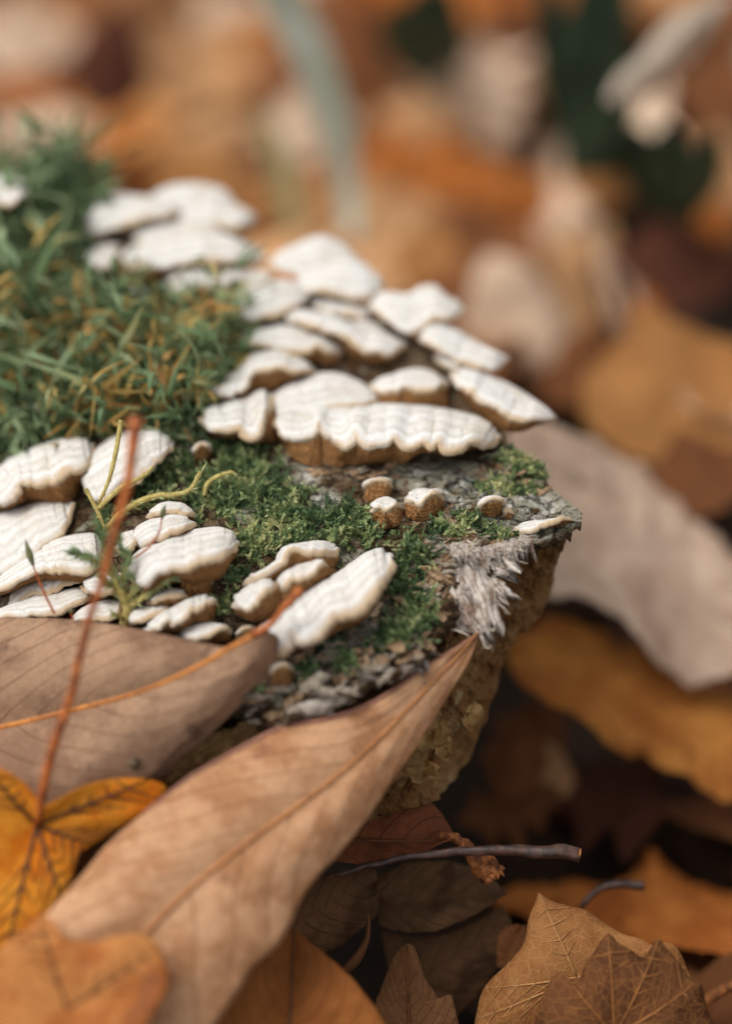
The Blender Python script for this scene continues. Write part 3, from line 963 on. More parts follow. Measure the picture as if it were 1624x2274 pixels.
fungus('dull blurred bracket in the shade between the slim and the greyish far right ones',
       K(Z6, [(1060, 520), (1120, 505), (1190, 540), (1240, 590)], [(1062, 560), (1120, 580), (1190, 605), (1242, 610)], prot=0.35, bulge=0.1))
fungus('thin blurred bracket at the right end of the back left stack',
       K(Z1, [(1130, 620), (1190, 590), (1260, 600), (1330, 660)], [(1135, 650), (1200, 660), (1270, 680), (1332, 690)], prot=0.3, bulge=0.1))
# back left tiers
fungus('top white dome of the blurred back left stack',
       K(Z1, [(735, 365), (820, 310), (920, 288), (1040, 294), (1120, 320), (1175, 375)], [(735, 400), (900, 440), (1050, 420), (1175, 405)], prot=0.3, bulge=0.22))
fungus('long blurred white bracket reaching left from the back left stack to the moss mound',
       K(Z1, [(398, 500), (480, 390), (560, 345), (650, 345), (740, 358), (850, 390), (940, 420)], [(398, 550), (500, 552), (600, 512), (760, 472), (880, 452), (940, 430)], prot=0.6, bulge=0.15))
fungus('blurred white bracket jutting right, second tier of the back left stack',
       K(Z1, [(850, 450), (960, 402), (1080, 390), (1180, 394), (1275, 445)], [(860, 490), (1040, 505), (1150, 522), (1275, 498)], [(900, 500), (1050, 530), (1160, 545), (1270, 500)], prot=0.4, bulge=0.15))
fungus('blurred white bracket in the middle tier of the back left stack',
       K(Z1, [(638, 560), (680, 500), (780, 475), (900, 460), (1040, 470), (1130, 515)], [(638, 590), (760, 602), (880, 590), (1000, 566), (1130, 560)], prot=0.4, bulge=0.15))
fungus('widest blurred white bracket of the back left stack with a dark brown underside',
       K(Z1, [(600, 650), (680, 600), (820, 588), (980, 550), (1100, 540), (1180, 558), (1260, 618), (1305, 685)], [(600, 700), (680, 722), (800, 718), (900, 704), (1050, 692), (1160, 692), (1305, 712)],
         [(570, 760), (640, 815), (720, 815), (800, 780), (900, 730), (1050, 715), (1305, 715)], prot=0.8, bulge=0.18))
fungus('small blurred white bracket cut off by moss leaves left of the widest back tier',
       K(Z1, [(418, 650), (480, 608), (540, 590), (600, 588)], [(426, 690), (500, 732), (560, 715), (600, 660)], prot=0.45, bulge=0.15))
fungus('lowest blurred white bracket of the back left stack, above a dark notch in the moss',
       K(Z1, [(806, 780), (880, 708), (980, 690), (1090, 690), (1200, 708), (1290, 745)], [(806, 808), (880, 842), (980, 812), (1060, 834), (1180, 802), (1290, 792)],
         [(820, 830), (880, 880), (970, 905), (1060, 915), (1160, 830), (1290, 796)], prot=0.6, bulge=0.15))
fungus('pale greyish cap half sunk in ochre moss below the back left stack',
       K(Z1, [(500, 885), (560, 830), (650, 808), (740, 822)], [(508, 930), (600, 935), (690, 920), (745, 880)], prot=0.2, bulge=0.12))
fungus('blurred white bracket cut by the left picture edge inside the moss mound',
       K(Z1, [(-120, 280), (-60, 258), (60, 250), (130, 298), (152, 350)], [(-120, 420), (-60, 412), (60, 402), (112, 376), (152, 362)], prot=0.9, bulge=0.12, off=1.3))
fungus('small pale lump of fungus low in the ochre moss near the left edge',
       K(Z1, [(85, 1400), (120, 1330), (180, 1285), (245, 1265)], [(92, 1440), (150, 1465), (200, 1430), (250, 1330)], prot=0.5, bulge=0.12))
# left tiers
fungus('large white bracket with a drooping lip at the left edge, above the rounded pale one',
       K(Z3, [(-90, 320), (-40, 290), (40, 248), (120, 205), (200, 170), (280, 153), (350, 158), (388, 185)],
         [(-90, 430), (-40, 424), (30, 424), (70, 398), (82, 352), (150, 364), (220, 348), (270, 318), (320, 302), (362, 280), (388, 200)],
         [(-90, 440), (30, 440), (100, 420), (180, 420), (250, 430), (300, 400), (340, 330), (388, 205)], prot=0.85, bulge=0.18, th=0.09))
fungus('smooth white fan shaped bracket crossed by golden moss stems, next to the left edge bracket',
       K(Z3, [(343, 330), (358, 250), (408, 188), (480, 138), (560, 120), (640, 123), (690, 158), (704, 188)], [(347, 370), (388, 418), (450, 396), (540, 352), (600, 305), (660, 245), (704, 198)], prot=0.5, bulge=0.2))
fungus('big shaded cream bracket lying under the left edge bracket',
       K(Z3, [(-90, 520), (-40, 478), (60, 438), (150, 415), (230, 405), (292, 412)], [(-90, 760), (-40, 742), (100, 655), (180, 590), (250, 562), (292, 480)], prot=0.25, bulge=0.2))
fungus('long cream bracket sloping down to the left edge above the thin layered ones',
       K(Z3, [(-60, 770), (60, 680), (150, 620), (220, 570), (300, 545), (380, 540), (415, 565)], [(-60, 800), (40, 765), (130, 718), (220, 708), (300, 713), (380, 703), (415, 640)],
         [(-60, 810), (40, 780), (130, 745), (220, 738), (320, 745), (380, 730), (415, 650)], prot=0.55, bulge=0.18))
fungus('thin shaded wavy bracket squeezed between two cream ones at the left',
       K(Z3, [(30, 840), (60, 770), (120, 733), (220, 715), (330, 712), (375, 722)], [(35, 852), (110, 805), (220, 785), (300, 745), (375, 736)], prot=0.25, bulge=0.08))
fungus('low cream bracket just above the edge of the brown leaf at far left',
       K(Z3, [(-60, 880), (60, 820), (140, 788), (240, 773), (330, 758), (385, 770)], [(-60, 900), (100, 890), (200, 888), (300, 840), (385, 800)], prot=0.4, bulge=0.15))
fungus('white rounded cap behind the moss sprig, touching the brown leaf edge',
       K(Z3, [(285, 890), (340, 838), (420, 813), (495, 808)], [(290, 910), (400, 905), (460, 895), (500, 830)], prot=0.35, bulge=0.15))
fungus('small white cap topmost of the little stack left of the green moss bank',
       K(Z3, [(595, 470), (620, 438), (670, 413), (730, 416), (775, 440), (798, 480)], [(598, 488), (660, 468), (720, 465), (770, 474), (798, 488)], [(600, 492), (660, 480), (720, 478), (798, 492)], prot=0.45, bulge=0.1))
fungus('small scalloped white cap second from the top of the little stack',
       K(Z3, [(546, 560), (570, 508), (620, 480), (680, 462), (750, 470), (798, 500)], [(550, 594), (580, 610), (618, 576), (660, 574), (690, 553), (740, 538), (798, 516)], [(550, 600), (600, 618), (680, 585), (740, 560), (798, 520)], prot=0.5, bulge=0.12))
fungus('narrow white cap fused to the left side of the little stack',
       K(Z3, [(452, 562), (500, 538), (560, 522)], [(462, 605), (520, 628), (562, 560)], prot=0.4, bulge=0.12))
fungus('large white ridged bracket right of the moss sprig with a brown underside',
       K(Z3, [(518, 705), (530, 650), (580, 603), (650, 563), (740, 533), (830, 518), (900, 516), (945, 538), (974, 590)],
         [(522, 765), (570, 775), (640, 722), (700, 707), (780, 692), (850, 668), (900, 662), (940, 632), (974, 614)],
         [(525, 780), (600, 790), (720, 740), (830, 745), (900, 720), (940, 660), (974, 618)], prot=0.75, bulge=0.16, th=0.08, nu=130))
fungus('small brown pored disc under the lip of the large ridged bracket',
       K(Z3, [(718, 735), (735, 708), (780, 698), (830, 705), (868, 740)], [(718, 745), (738, 720), (780, 710), (830, 716), (868, 748)], [(718, 760), (740, 800), (790, 812), (840, 808), (868, 760)], prot=0.35, bulge=0.03, th=0.05, scal=2))
fungus('flat jagged edged white bracket close under the large ridged one beside the sprig',
       K(Z3, [(592, 818), (640, 780), (700, 764), (745, 774), (768, 803)], [(598, 830), (650, 820), (680, 805), (740, 804), (768, 808)], [(605, 838), (680, 838), (730, 836), (768, 812)], prot=0.4, bulge=0.06, scal=5))
fungus('white bracket with a ragged toothed lip over dark pores, just above the brown leaf',
       K(Z3, [(572, 935), (620, 888), (680, 848), (750, 813), (820, 793), (870, 808), (884, 830)],
         [(585, 955), (640, 945), (695, 905), (705, 925), (745, 908), (780, 862), (800, 872), (832, 838), (884, 834)],
         [(600, 965), (700, 955), (790, 920), (860, 905), (876, 860), (884, 838)], prot=0.5, bulge=0.1, scal=6))
fungus('small oval white cap lying on the brown leaf edge left of its stalk',
       K(Z3, [(708, 955), (760, 918), (820, 900), (880, 906), (932, 930), (940, 955)], [(725, 970), (800, 978), (860, 975), (890, 942), (915, 938), (940, 958)], [(740, 985), (820, 995), (890, 990), (930, 985), (940, 962)], prot=0.4, bulge=0.12, scal=5))
fungus('tiny dark brown disc between the oval cap and the leaf stalk',
       K(Z3, [(956, 960), (975, 930), (1005, 920), (1040, 926)], [(957, 968), (978, 938), (1008, 928), (1042, 932)], [(958, 985), (975, 1002), (1010, 1000), (1042, 955)], prot=0.35, bulge=0.02, th=0.05, scal=1))
fungus('small white cap peeping out left of the moss sprig stem',
       K(Z3, [(338, 748), (370, 708), (420, 698), (485, 700)], [(345, 785), (410, 803), (450, 795), (488, 760)], prot=0.45, bulge=0.1))
fungus('greyish crusty cap at the foot of the moss sprig',
       K(Z3, [(498, 875), (540, 850), (600, 835), (692, 824)], [(512, 912), (560, 905), (620, 890), (694, 838)], prot=0.3, bulge=0.08, scal=6))
# centre pair
fungus('tall cap with pore striped face at the back of the centre group',
       K(Z3, [(978, 755), (1010, 720), (1070, 688), (1130, 658), (1148, 618), (1190, 588), (1270, 570), (1345, 578), (1384, 612)],
         [(983, 768), (1050, 728), (1120, 694), (1150, 645), (1162, 626), (1220, 632), (1300, 638), (1384, 628)],
         [(985, 785), (1050, 770), (1130, 740), (1190, 720), (1270, 700), (1350, 690), (1384, 634)], prot=0.55, bulge=0.07, th=0.08, nu=120))
fungus('two small white caps sharing one brown pored wedge before the tall striped cap',
       K(Z3, [(942, 825), (970, 780), (1030, 738), (1080, 716), (1120, 726)], [(942, 842), (990, 862), (1030, 852), (1060, 805), (1110, 774), (1122, 740)],
         [(946, 855), (978, 882), (1050, 906), (1130, 885), (1190, 820)], prot=0.6, bulge=0.1, off=0.1),
       K(Z3, [(1118, 748), (1160, 698), (1220, 658), (1290, 646), (1334, 668)], [(1120, 766), (1148, 782), (1178, 738), (1230, 744), (1280, 705), (1300, 684), (1334, 674)],
         [(1110, 880), (1170, 860), (1220, 815), (1300, 765), (1368, 705), (1350, 676)], prot=0.6, bulge=0.1, off=0.1))
fungus('long thick diagonal white bracket behind the stalk of the brown leaf',
       K(Z2, [(285, 1195), (330, 1140), (400, 1100), (470, 1038), (560, 978), (650, 926), (720, 876), (770, 853), (812, 858), (832, 892)],
         [(352, 1268), (400, 1282), (440, 1245), (452, 1180), (490, 1226), (560, 1202), (608, 1142), (620, 1138), (680, 1132), (740, 1080), (800, 1000), (836, 920)],
         [(360, 1275), (410, 1290), (460, 1250), (520, 1235), (600, 1180), (690, 1150), (760, 1085), (836, 930)], prot=0.65, bulge=0.2, th=0.12, scal=3, nu=140, off=0.15))
fungus('small dull tan cap tucked under the right side of the long diagonal bracket',
       K(Z2, [(690, 1100), (730, 1060), (765, 1040), (780, 1055)], [(692, 1112), (730, 1118), (765, 1105), (782, 1070)], prot=0.4, bulge=0.06))
fungus('brown pored knob with a thin white rim behind the two little toothed caps',
       K(Z2, [(714, 625), (738, 595), (775, 586), (812, 590), (832, 612)], [(714, 632), (740, 606), (775, 598), (812, 602), (832, 622)], [(713, 655), (725, 685), (755, 695), (795, 685), (830, 640)], prot=0.4, bulge=0.04, th=0.05, scal=1.5))
fungus('left one of the two little white caps on brown pored stubs',
       K(Z2, [(741, 710), (760, 675), (800, 655), (840, 670), (864, 697)], [(744, 718), (780, 708), (800, 722), (832, 704), (864, 702)], [(755, 735), (765, 768), (800, 778), (850, 765), (882, 730)], prot=0.5, bulge=0.09, scal=4))
fungus('right and larger one of the two little white caps on brown pored stubs',
       K(Z2, [(873, 668), (890, 640), (930, 622), (980, 630), (1032, 658)], [(876, 676), (910, 678), (935, 694), (962, 672), (1000, 648), (1032, 664)], [(872, 705), (885, 735), (950, 750), (1010, 722), (1034, 680)], prot=0.55, bulge=0.09, scal=4))
fungus('thin brown shell shaped disc on pale bark near the right end of the log',
       K(Z2, [(1150, 702), (1180, 670), (1215, 658), (1250, 666), (1264, 694)], [(1151, 708), (1183, 678), (1216, 667), (1250, 675), (1264, 700)], [(1154, 715), (1185, 730), (1225, 732), (1264, 706)], prot=0.5, bulge=0.03, th=0.05, scal=1))
fungus('tiny pale curled bracket beside the brown shell shaped disc',
       K(Z2, [(1248, 720), (1258, 702), (1276, 698), (1292, 712)], [(1250, 728), (1262, 714), (1276, 712), (1292, 722)], [(1254, 736), (1268, 742), (1284, 738), (1293, 726)], prot=0.25, bulge=0.05, th=0.07, scal=1))
fungus('white crust with a frilled rim on the tip at the right end of the log',
       K(Z2, [(1300, 768), (1340, 750), (1400, 744), (1450, 738), (1510, 734)], [(1305, 800), (1340, 798), (1400, 785), (1460, 764), (1510, 748)], prot=0.3, bulge=0.06, th=0.07, scal=6))
fungus('blurred brown disc alone in dark moss below the white rounded lobe',
       K(Z3, [(782, 220), (800, 185), (830, 174), (865, 200)], [(782, 226), (802, 194), (830, 184), (865, 208)], [(786, 238), (810, 248), (840, 240), (866, 214)], prot=0.4, bulge=0.03, th=0.05, scal=1))
fungus('flat brown tan disc on the torn bark below the long diagonal bracket',
       K(Z0, [(592, 1502), (605, 1478), (632, 1472), (655, 1486)], [(592, 1507), (606, 1485), (632, 1479), (656, 1491)], [(594, 1518), (612, 1528), (640, 1522), (658, 1498)], prot=0.45, bulge=0.03, th=0.05, scal=1))

# ------------------------------------------------------------------ moss


def unit(v):
    return v / (np.linalg.norm(v, axis=-1, keepdims=True) + 1e-9)


def scatter(poly, n, dens=None):
    poly = np.array(poly, float)
    X, Y = [], []
    while sum(len(a) for a in X) < n:
        x, y = rng.uniform(poly[:, 0].min(), poly[:, 0].max(), n), rng.uniform(poly[:, 1].min(), poly[:, 1].max(), n)
        k = inside(x, y, poly)
        for q in KEEPOFF:
            k &= ~(inside(x, y, q) | inside(x, y - 12, q) | inside(x, y - 24, q))
        if dens is not None:
            k &= rng.uniform(0, 1, n) < dens(x, y)
        X.append(x[k])
        Y.append(y[k])
    return np.concatenate(X)[:n], np.concatenate(Y)[:n]


def blades(acc, base, dirs, L, W, bend, tint, seg=4):
    """curved tapering leaflets: base (N,3), dirs (N,3) unit, L, W (N,), bend (N,3)."""
    N = len(base)
    s_ = np.linspace(0, 1, seg + 1)
    side = unit(np.cross(dirs, rng.normal(0, 1, (N, 3))))
    V = np.zeros((N, (seg + 1) * 2, 3))
    for k, a in enumerate(s_):
        c = base + dirs * (L * a)[:, None] + bend * (L * a * a)[:, None]
        w = W * (0.35 + 0.65 * math.sin(math.pi * min(1, 0.25 + a * 0.72))) * (1 - a ** 3 * 0.95) / 2
        V[:, 2 * k] = c - side * w[:, None]
        V[:, 2 * k + 1] = c + side * w[:, None]
    f = np.array([(2 * k, 2 * k + 1, 2 * k + 3, 2 * k + 2) for k in range(seg)])
    F = (np.arange(N)[:, None, None] * (seg + 1) * 2 + f[None]).reshape(-1, 4)
    acc.add(V.reshape(-1, 3), F, np.repeat(tint, (seg + 1) * 2))


def frond_moss(acc, x, y, length, K=11, leaf=0.085, wid=0.035, lift=0.7, tint0=0.48, spread=0.40):
    N = len(x)
    base = P(x, y, surf(x, y) + 0.02)
    nn = unit(-FWD * 0.55 + UPV * 0.8)
    d = unit(rng.normal(0, 1, (N, 3)) * 0.7 + nn * lift)
    L = length * rng.uniform(0.6, 1.3, N)
    bend = rng.normal(0, 0.35, (N, 3)) - nn * 0.25
    tn_ = np.clip(tint0 + rng.normal(0, spread * 0.6, N) + spread * noise(x / 25, y / 25, 0, 88), 0, 1)
    side = unit(np.cross(d, rng.normal(0, 1, (N, 3))))
    B, D, LL, WW, TT, BE = [], [], [], [], [], []
    for k in range(K):
        a = (k + 0.6) / K
        c = base + d * (L * a)[:, None] + bend * (L * a * a)[:, None]
        sg = 1 if k % 2 else -1
        B.append(c)
        D.append(unit(d * 0.75 + side * sg * 0.8 + rng.normal(0, 0.2, (N, 3))))
        LL.append(np.full(N, leaf) * rng.uniform(0.7, 1.2, N) * (1.15 - 0.5 * a))
        WW.append(np.full(N, wid))
        TT.append(np.clip(tn_ + 0.12 * (a - 0.5) + rng.normal(0, 0.06, N), 0, 1))
        BE.append(d * 0.25)
    blades(acc, np.vstack(B), np.vstack(D), np.concatenate(LL), np.concatenate(WW), np.vstack(BE), np.concatenate(TT), 2)
    blades(acc, base, d, L, np.full(N, 0.022), bend, np.clip(tn_ + 0.25, 0, 1), 3)


bank = [(370, 930), (450, 980), (560, 990), (630, 1000), (640, 1085), (700, 1095), (790, 1120), (820, 1165), (880, 1190), (930, 1165), (1000, 1138), (1065, 1165), (1040, 1195),
        (960, 1215), (950, 1262), (925, 1300), (880, 1290), (866, 1235), (760, 1280), (735, 1300), (690, 1285), (640, 1235), (560, 1240), (530, 1330), (500, 1380), (460, 1330), (500, 1250), (430, 1190), (300, 1150), (230, 1180), (210, 1060), (330, 1060)]
fine = Acc()
holes = [(670, 1060, 34, 22), (720, 1115, 28, 14), (560, 1130, 40, 16), (660, 1165, 22, 9), (750, 1140, 20, 12), (900, 1160, 22, 14), (870, 1130, 50, 24), (500, 1330, 20, 12)]


def bank_dens(x, y):
    k = np.clip(0.30 + 2.0 * fbm(x / 40, y / 32, 0, 3, 90), 0.04, 1)
    for cx, cy, rx, ry in holes:
        k = k * np.clip(((x - cx) / rx) ** 2 + ((y - cy) / ry) ** 2 - 0.3, 0.0, 1)
    return k


x, y = scatter(bank, 2900, bank_dens)
frond_moss(fine, x, y, 0.19, 10)
fo = fine.build('moss', MOSSM, None, origin=P(700, 1200, 30))
tag(fo, 'fine dark green moss carpet on the log between the in-focus fungi', 'moss', kind='stuff')
p2 = Acc()
for poly, n in (([(868, 1318), (930, 1310), (962, 1340), (950, 1395), (905, 1420), (870, 1400), (900, 1360)], 420), ([(850, 1395), (905, 1390), (920, 1420), (880, 1435), (850, 1430)], 120)):
    x, y = scatter(poly, n)
    frond_moss(p2, x, y, 0.20, 10)
tag(p2.build('moss', MOSSM, None, origin=P(900, 1370, 29.5)), 'small bright green moss tuft on the bark left of the torn white fibres', 'moss', kind='stuff')
p3 = Acc()
for poly, n in (([(1090, 1015), (1130, 1000), (1205, 1040), (1220, 1065), (1150, 1050)], 300), ([(1040, 1080), (1120, 1060), (1200, 1085), (1190, 1100), (1080, 1100)], 200), ([(1010, 1140), (1060, 1150), (1150, 1195), (1090, 1200), (1040, 1180)], 240)):
    x, y = scatter(poly, n)
    frond_moss(p3, x, y, 0.11, 8, 0.06, 0.028)
tag(p3.build('moss', MOSSM, None, origin=P(1130, 1050, 31)), 'thin green moss strips on the pale bark at the right end of the log', 'moss', kind='stuff')
p4 = Acc()
x, y = scatter([(520, 1430), (640, 1440), (760, 1420), (850, 1440), (760, 1520), (640, 1540), (540, 1560)], 500, lambda x, y: np.clip(fbm(x / 40, y / 30, 0, 3, 91) * 2, 0, 1))
frond_moss(p4, x, y, 0.17, 8, tint0=0.3)
tag(p4.build('moss', MOSSM, None, origin=P(650, 1500, 29)), 'sparse dark moss in the bark crevices below the long diagonal bracket', 'moss', kind='stuff')

# taller leafy moss at the left
feath = Acc()
fp = [(-60, 430), (0, 430), (80, 440), (150, 415), (190, 440), (160, 480), (150, 560), (175, 640), (250, 700), (330, 710), (420, 718), (500, 715), (540, 760), (500, 810), (470, 860), (450, 930), (390, 950), (330, 940), (200, 950), (-60, 1010)]


def shoots(acc, x, y, hmin, hmax, K, leaf, wid, tint):
    N = len(x)
    base = P(x, y, surf(x, y) + 0.05)
    d = unit(rng.normal(0, 1, (N, 3)) * 0.55 + unit(-FWD * 0.45 + np.array([0, 0, 1.0])))
    H = rng.uniform(hmin, hmax, N)
    bend = rng.normal(0, 0.45, (N, 3))
    B, D, LL, WW, TT, BE = [], [], [], [], [], []
    for k in range(K):
        a = (k + 1) / K
        c = base + d * (H * a)[:, None] + bend * (H * a * a)[:, None]
        r = rng.normal(0, 1, (N, 3))
        D.append(unit(r * 0.9 + d * 0.9))
        B.append(c)
        LL.append(leaf * rng.uniform(0.55, 1.25, N))
        WW.append(wid * rng.uniform(0.7, 1.2, N))
        TT.append(np.clip(tint + rng.normal(0, 0.08, N), 0, 1))
        BE.append(rng.normal(0, 0.6, (N, 3)) + np.array([0, 0, -0.3]))
    blades(acc, np.vstack(B), np.vstack(D), np.concatenate(LL), np.concatenate(WW), np.vstack(BE), np.concatenate(TT), 4)
    blades(acc, base, d, H, np.full(N, 0.035), bend, np.clip(tint + 0.2, 0, 1), 4)


def feath_tint(x, y):
    och = np.clip((y - 560) / 220, 0, 1) * np.clip(1.1 - np.abs(x - 300) / 330, 0, 1)
    t_ = 0.34 + 0.20 * rng.normal(0, 1, len(x)) * 0.7 + 0.18 * noise(x / 45, y / 45, 0, 95)
    return np.where(rng.uniform(0, 1, len(x)) < 0.08 + 0.40 * och, rng.uniform(0.66, 1.0, len(x)), np.clip(t_, 0, 0.62))


x, y = scatter(fp, 700, lambda x, y: np.clip(0.45 + 1.7 * fbm(x / 50, y / 50, 0, 3, 96), 0.03, 1))
shoots(feath, x, y, 0.25, 0.85, 15, 0.38, 0.10, feath_tint(x, y))
x, y = scatter([(-60, 430), (60, 430), (150, 405), (190, 440), (150, 540), (100, 760), (-60, 800)], 260)
shoots(feath, x, y, 0.35, 0.85, 15, 0.46, 0.15, np.clip(0.30 + 0.15 * rng.normal(0, 1, 260), 0, 0.6))
x, y = scatter([(380, 690), (520, 720), (545, 770), (500, 830), (440, 830), (400, 760)], 60)
shoots(feath, x, y, 0.3, 0.6, 11, 0.30, 0.08, np.clip(0.3 + 0.15 * rng.normal(0, 1, 60), 0, 1))
fo = feath.build('leafy_moss', FEATM, None, origin=P(200, 800, 34))
tag(fo, 'thick mound of green and ochre leafy moss on the left of the log', 'moss', kind='stuff')
x, y = scatter(fp, 2600)
ub = Acc()
frond_moss(ub, x, y, 0.4, 9, 0.16, 0.06, tint0=0.12)
tag(ub.build('moss', MOSSM, None, origin=P(150, 900, 33)), 'dark undergrowth of short moss between the leafy moss stems at left', 'moss', kind='stuff')


def strand(label, pts, r, mat, leafy=0, name='moss_shoot', leaf=0.09, t0=0.6):
    c = curve(pts, 30)
    w = P(c[:, 0], c[:, 1], c[:, 2])
    t_ = thing(name, label, 'moss', w[0], 'moss stems and stalks standing up from the log')
    tube('stem', w, [r, r, r * 0.6], mat, t_, 7)
    if leafy:
        acc = Acc()
        k = rng.uniform(2, 28.9, leafy)
        i = k.astype(int)
        b = w[i] + (w[np.minimum(i + 1, 29)] - w[i]) * (k - i)[:, None]
        T = unit(w[np.minimum(i + 1, 29)] - w[i])
        blades(acc, b, unit(T * 0.9 + rng.normal(0, 0.42, (leafy, 3))), np.full(leafy, leaf) * rng.uniform(0.6, 1.2, leafy), np.full(leafy, 0.028), T * 0.2, np.clip(t0 + rng.normal(0, 0.15, leafy), 0, 1), 3)
        lo = acc.build('leaflets', SPRIGM, t_)
        lo['kind'] = 'stuff'
    return t_


def z3(pts, d):
    return [Z3(px, py) + (d + 0.1 * 0,) for px, py in pts]


strand('golden moss stem curving in front of the fan shaped bracket', z3([(492, 80), (478, 170), (462, 250), (440, 330), (400, 420)], 30.3), 0.035, GOLDM, 50, leaf=0.07, t0=0.85)
strand('pale green moss stem arching right from the sprig toward the dark moss', z3([(430, 525), (490, 460), (560, 415), (640, 388), (700, 385), (770, 365), (815, 290)], 30.3), 0.045, GOLDM, 160, leaf=0.12, t0=0.55)
strand('short hooked golden moss stem with a curled tip in the dark moss', z3([(830, 390), (840, 345), (870, 318), (910, 300), (942, 292), (950, 302)], 30.6), 0.035, GOLDM, 70, leaf=0.07, t0=0.6)
strand('golden moss stem leaning right over the lower edge of the fan shaped bracket', z3([(400, 440), (440, 400), (500, 350), (580, 310), (620, 270)], 30.2), 0.035, GOLDM, 50, leaf=0.07, t0=0.85)
strand('thin golden stem going down left from the fan shaped bracket to the sprig', z3([(348, 360), (375, 410), (405, 470), (425, 530)], 30.2), 0.03, GOLDM, 30, leaf=0.06, t0=0.9)
# moss sprig in focus
sb = P(*Z3(505, 905), 29.3)
sprig = thing('moss_sprig', 'upright pale green feathery moss sprig with a straw coloured stem above the brown leaf', 'moss', sb)


def branch(pts, n, leaf, t0, r):
    c = curve([Z3(a, b) + (d,) for a, b, d in pts], 40)
    w = P(c[:, 0], c[:, 1], c[:, 2])
    tube('stem', w, [r, r * 0.9, r * 0.4], GOLDM, sprig, 7, 0.25, 3)
    acc = Acc()
    k = rng.uniform(0, 38.9, n)
    i = k.astype(int)
    T = unit(w[np.minimum(i + 2, 39)] - w[i])
    b = w[i] + (w[np.minimum(i + 1, 39)] - w[i]) * (k - i)[:, None]
    blades(acc, b, unit(T * 1.0 + rng.normal(0, 0.45, (n, 3))), leaf * rng.uniform(0.6, 1.2, n), np.full(n, 0.03), T * 0.2, np.clip(t0 - 0.35 * k / 39 + rng.normal(0, 0.12, n), 0, 1), 3)
    o = acc.build('leaflets', SPRIGM, sprig)
    o['kind'] = 'stuff'


branch([(500, 915, 29.3), (515, 860, 29.3), (500, 800, 29.25), (470, 740, 29.2), (450, 690, 29.2)], 240, 0.16, 0.95, 0.06)
branch([(450, 690, 29.2), (430, 620, 29.1), (415, 560, 29.1), (405, 522, 29.1)], 200, 0.15, 0.35, 0.03)
branch([(430, 680, 29.2), (380, 650, 29.1), (340, 632, 29.1), (303, 622, 29.1)], 200, 0.15, 0.45, 0.03)
branch([(440, 640, 29.2), (455, 590, 29.1), (480, 560, 29.1), (455, 545, 29.1)], 150, 0.13, 0.4, 0.03)
branch([(490, 760, 29.25), (505, 700, 29.1), (520, 650, 29.1), (500, 610, 29.1)], 180, 0.15, 0.5, 0.03)
branch([(515, 840, 29.3), (570, 810, 29.2), (620, 770, 29.2), (670, 740, 29.1), (714, 714, 29.1)], 240, 0.13, 0.75, 0.035)
branch([(510, 820, 29.3), (540, 780, 29.2), (555, 745, 29.2), (545, 725, 29.2)], 130, 0.12, 0.8, 0.03)
branch([(470, 760, 29.25), (435, 740, 29.15), (410, 715, 29.1)], 110, 0.13, 0.6, 0.025)
branch([(505, 905, 29.3), (490, 880, 29.2), (465, 870, 29.15)], 60, 0.1, 0.95, 0.02)


def sporophyte(label, pts, r, capsule_at=0.16):
    c = curve(pts, 30)
    w = P(c[:, 0], c[:, 1], c[:, 2])
    t_ = thing('moss_sporophyte', label, 'moss', w[-1], 'moss stems and stalks standing up from the log')
    k = int(30 * capsule_at)
    tube('seta', w[k:], [r * 0.7, r, r * 1.1], SETAM, t_, 6)
    tube('capsule', w[:k + 2], [r * 0.5, r * 1.4, r * 2.6, r * 3.0, r * 2.2, r], CAPSM, t_, 8)


sporophyte('thin red moss stalk with a slim green capsule at the far left', z3([(104, 568), (112, 600), (128, 650), (145, 700), (170, 760), (195, 815), (222, 868)], 29.2), 0.016, 0.30)
sporophyte('thin bent moss stalk with a dark green capsule in front of the little stack', z3([(672, 426), (664, 448), (655, 490), (645, 540), (610, 590), (570, 625), (520, 655)], 29.2), 0.014, 0.17)
sporophyte('tiny red tipped moss stalk at the edge of the brown leaf', z3([(286, 850), (290, 868), (296, 890)], 29.2), 0.014, 0.3)

# ------------------------------------------------------------------ leaves in front


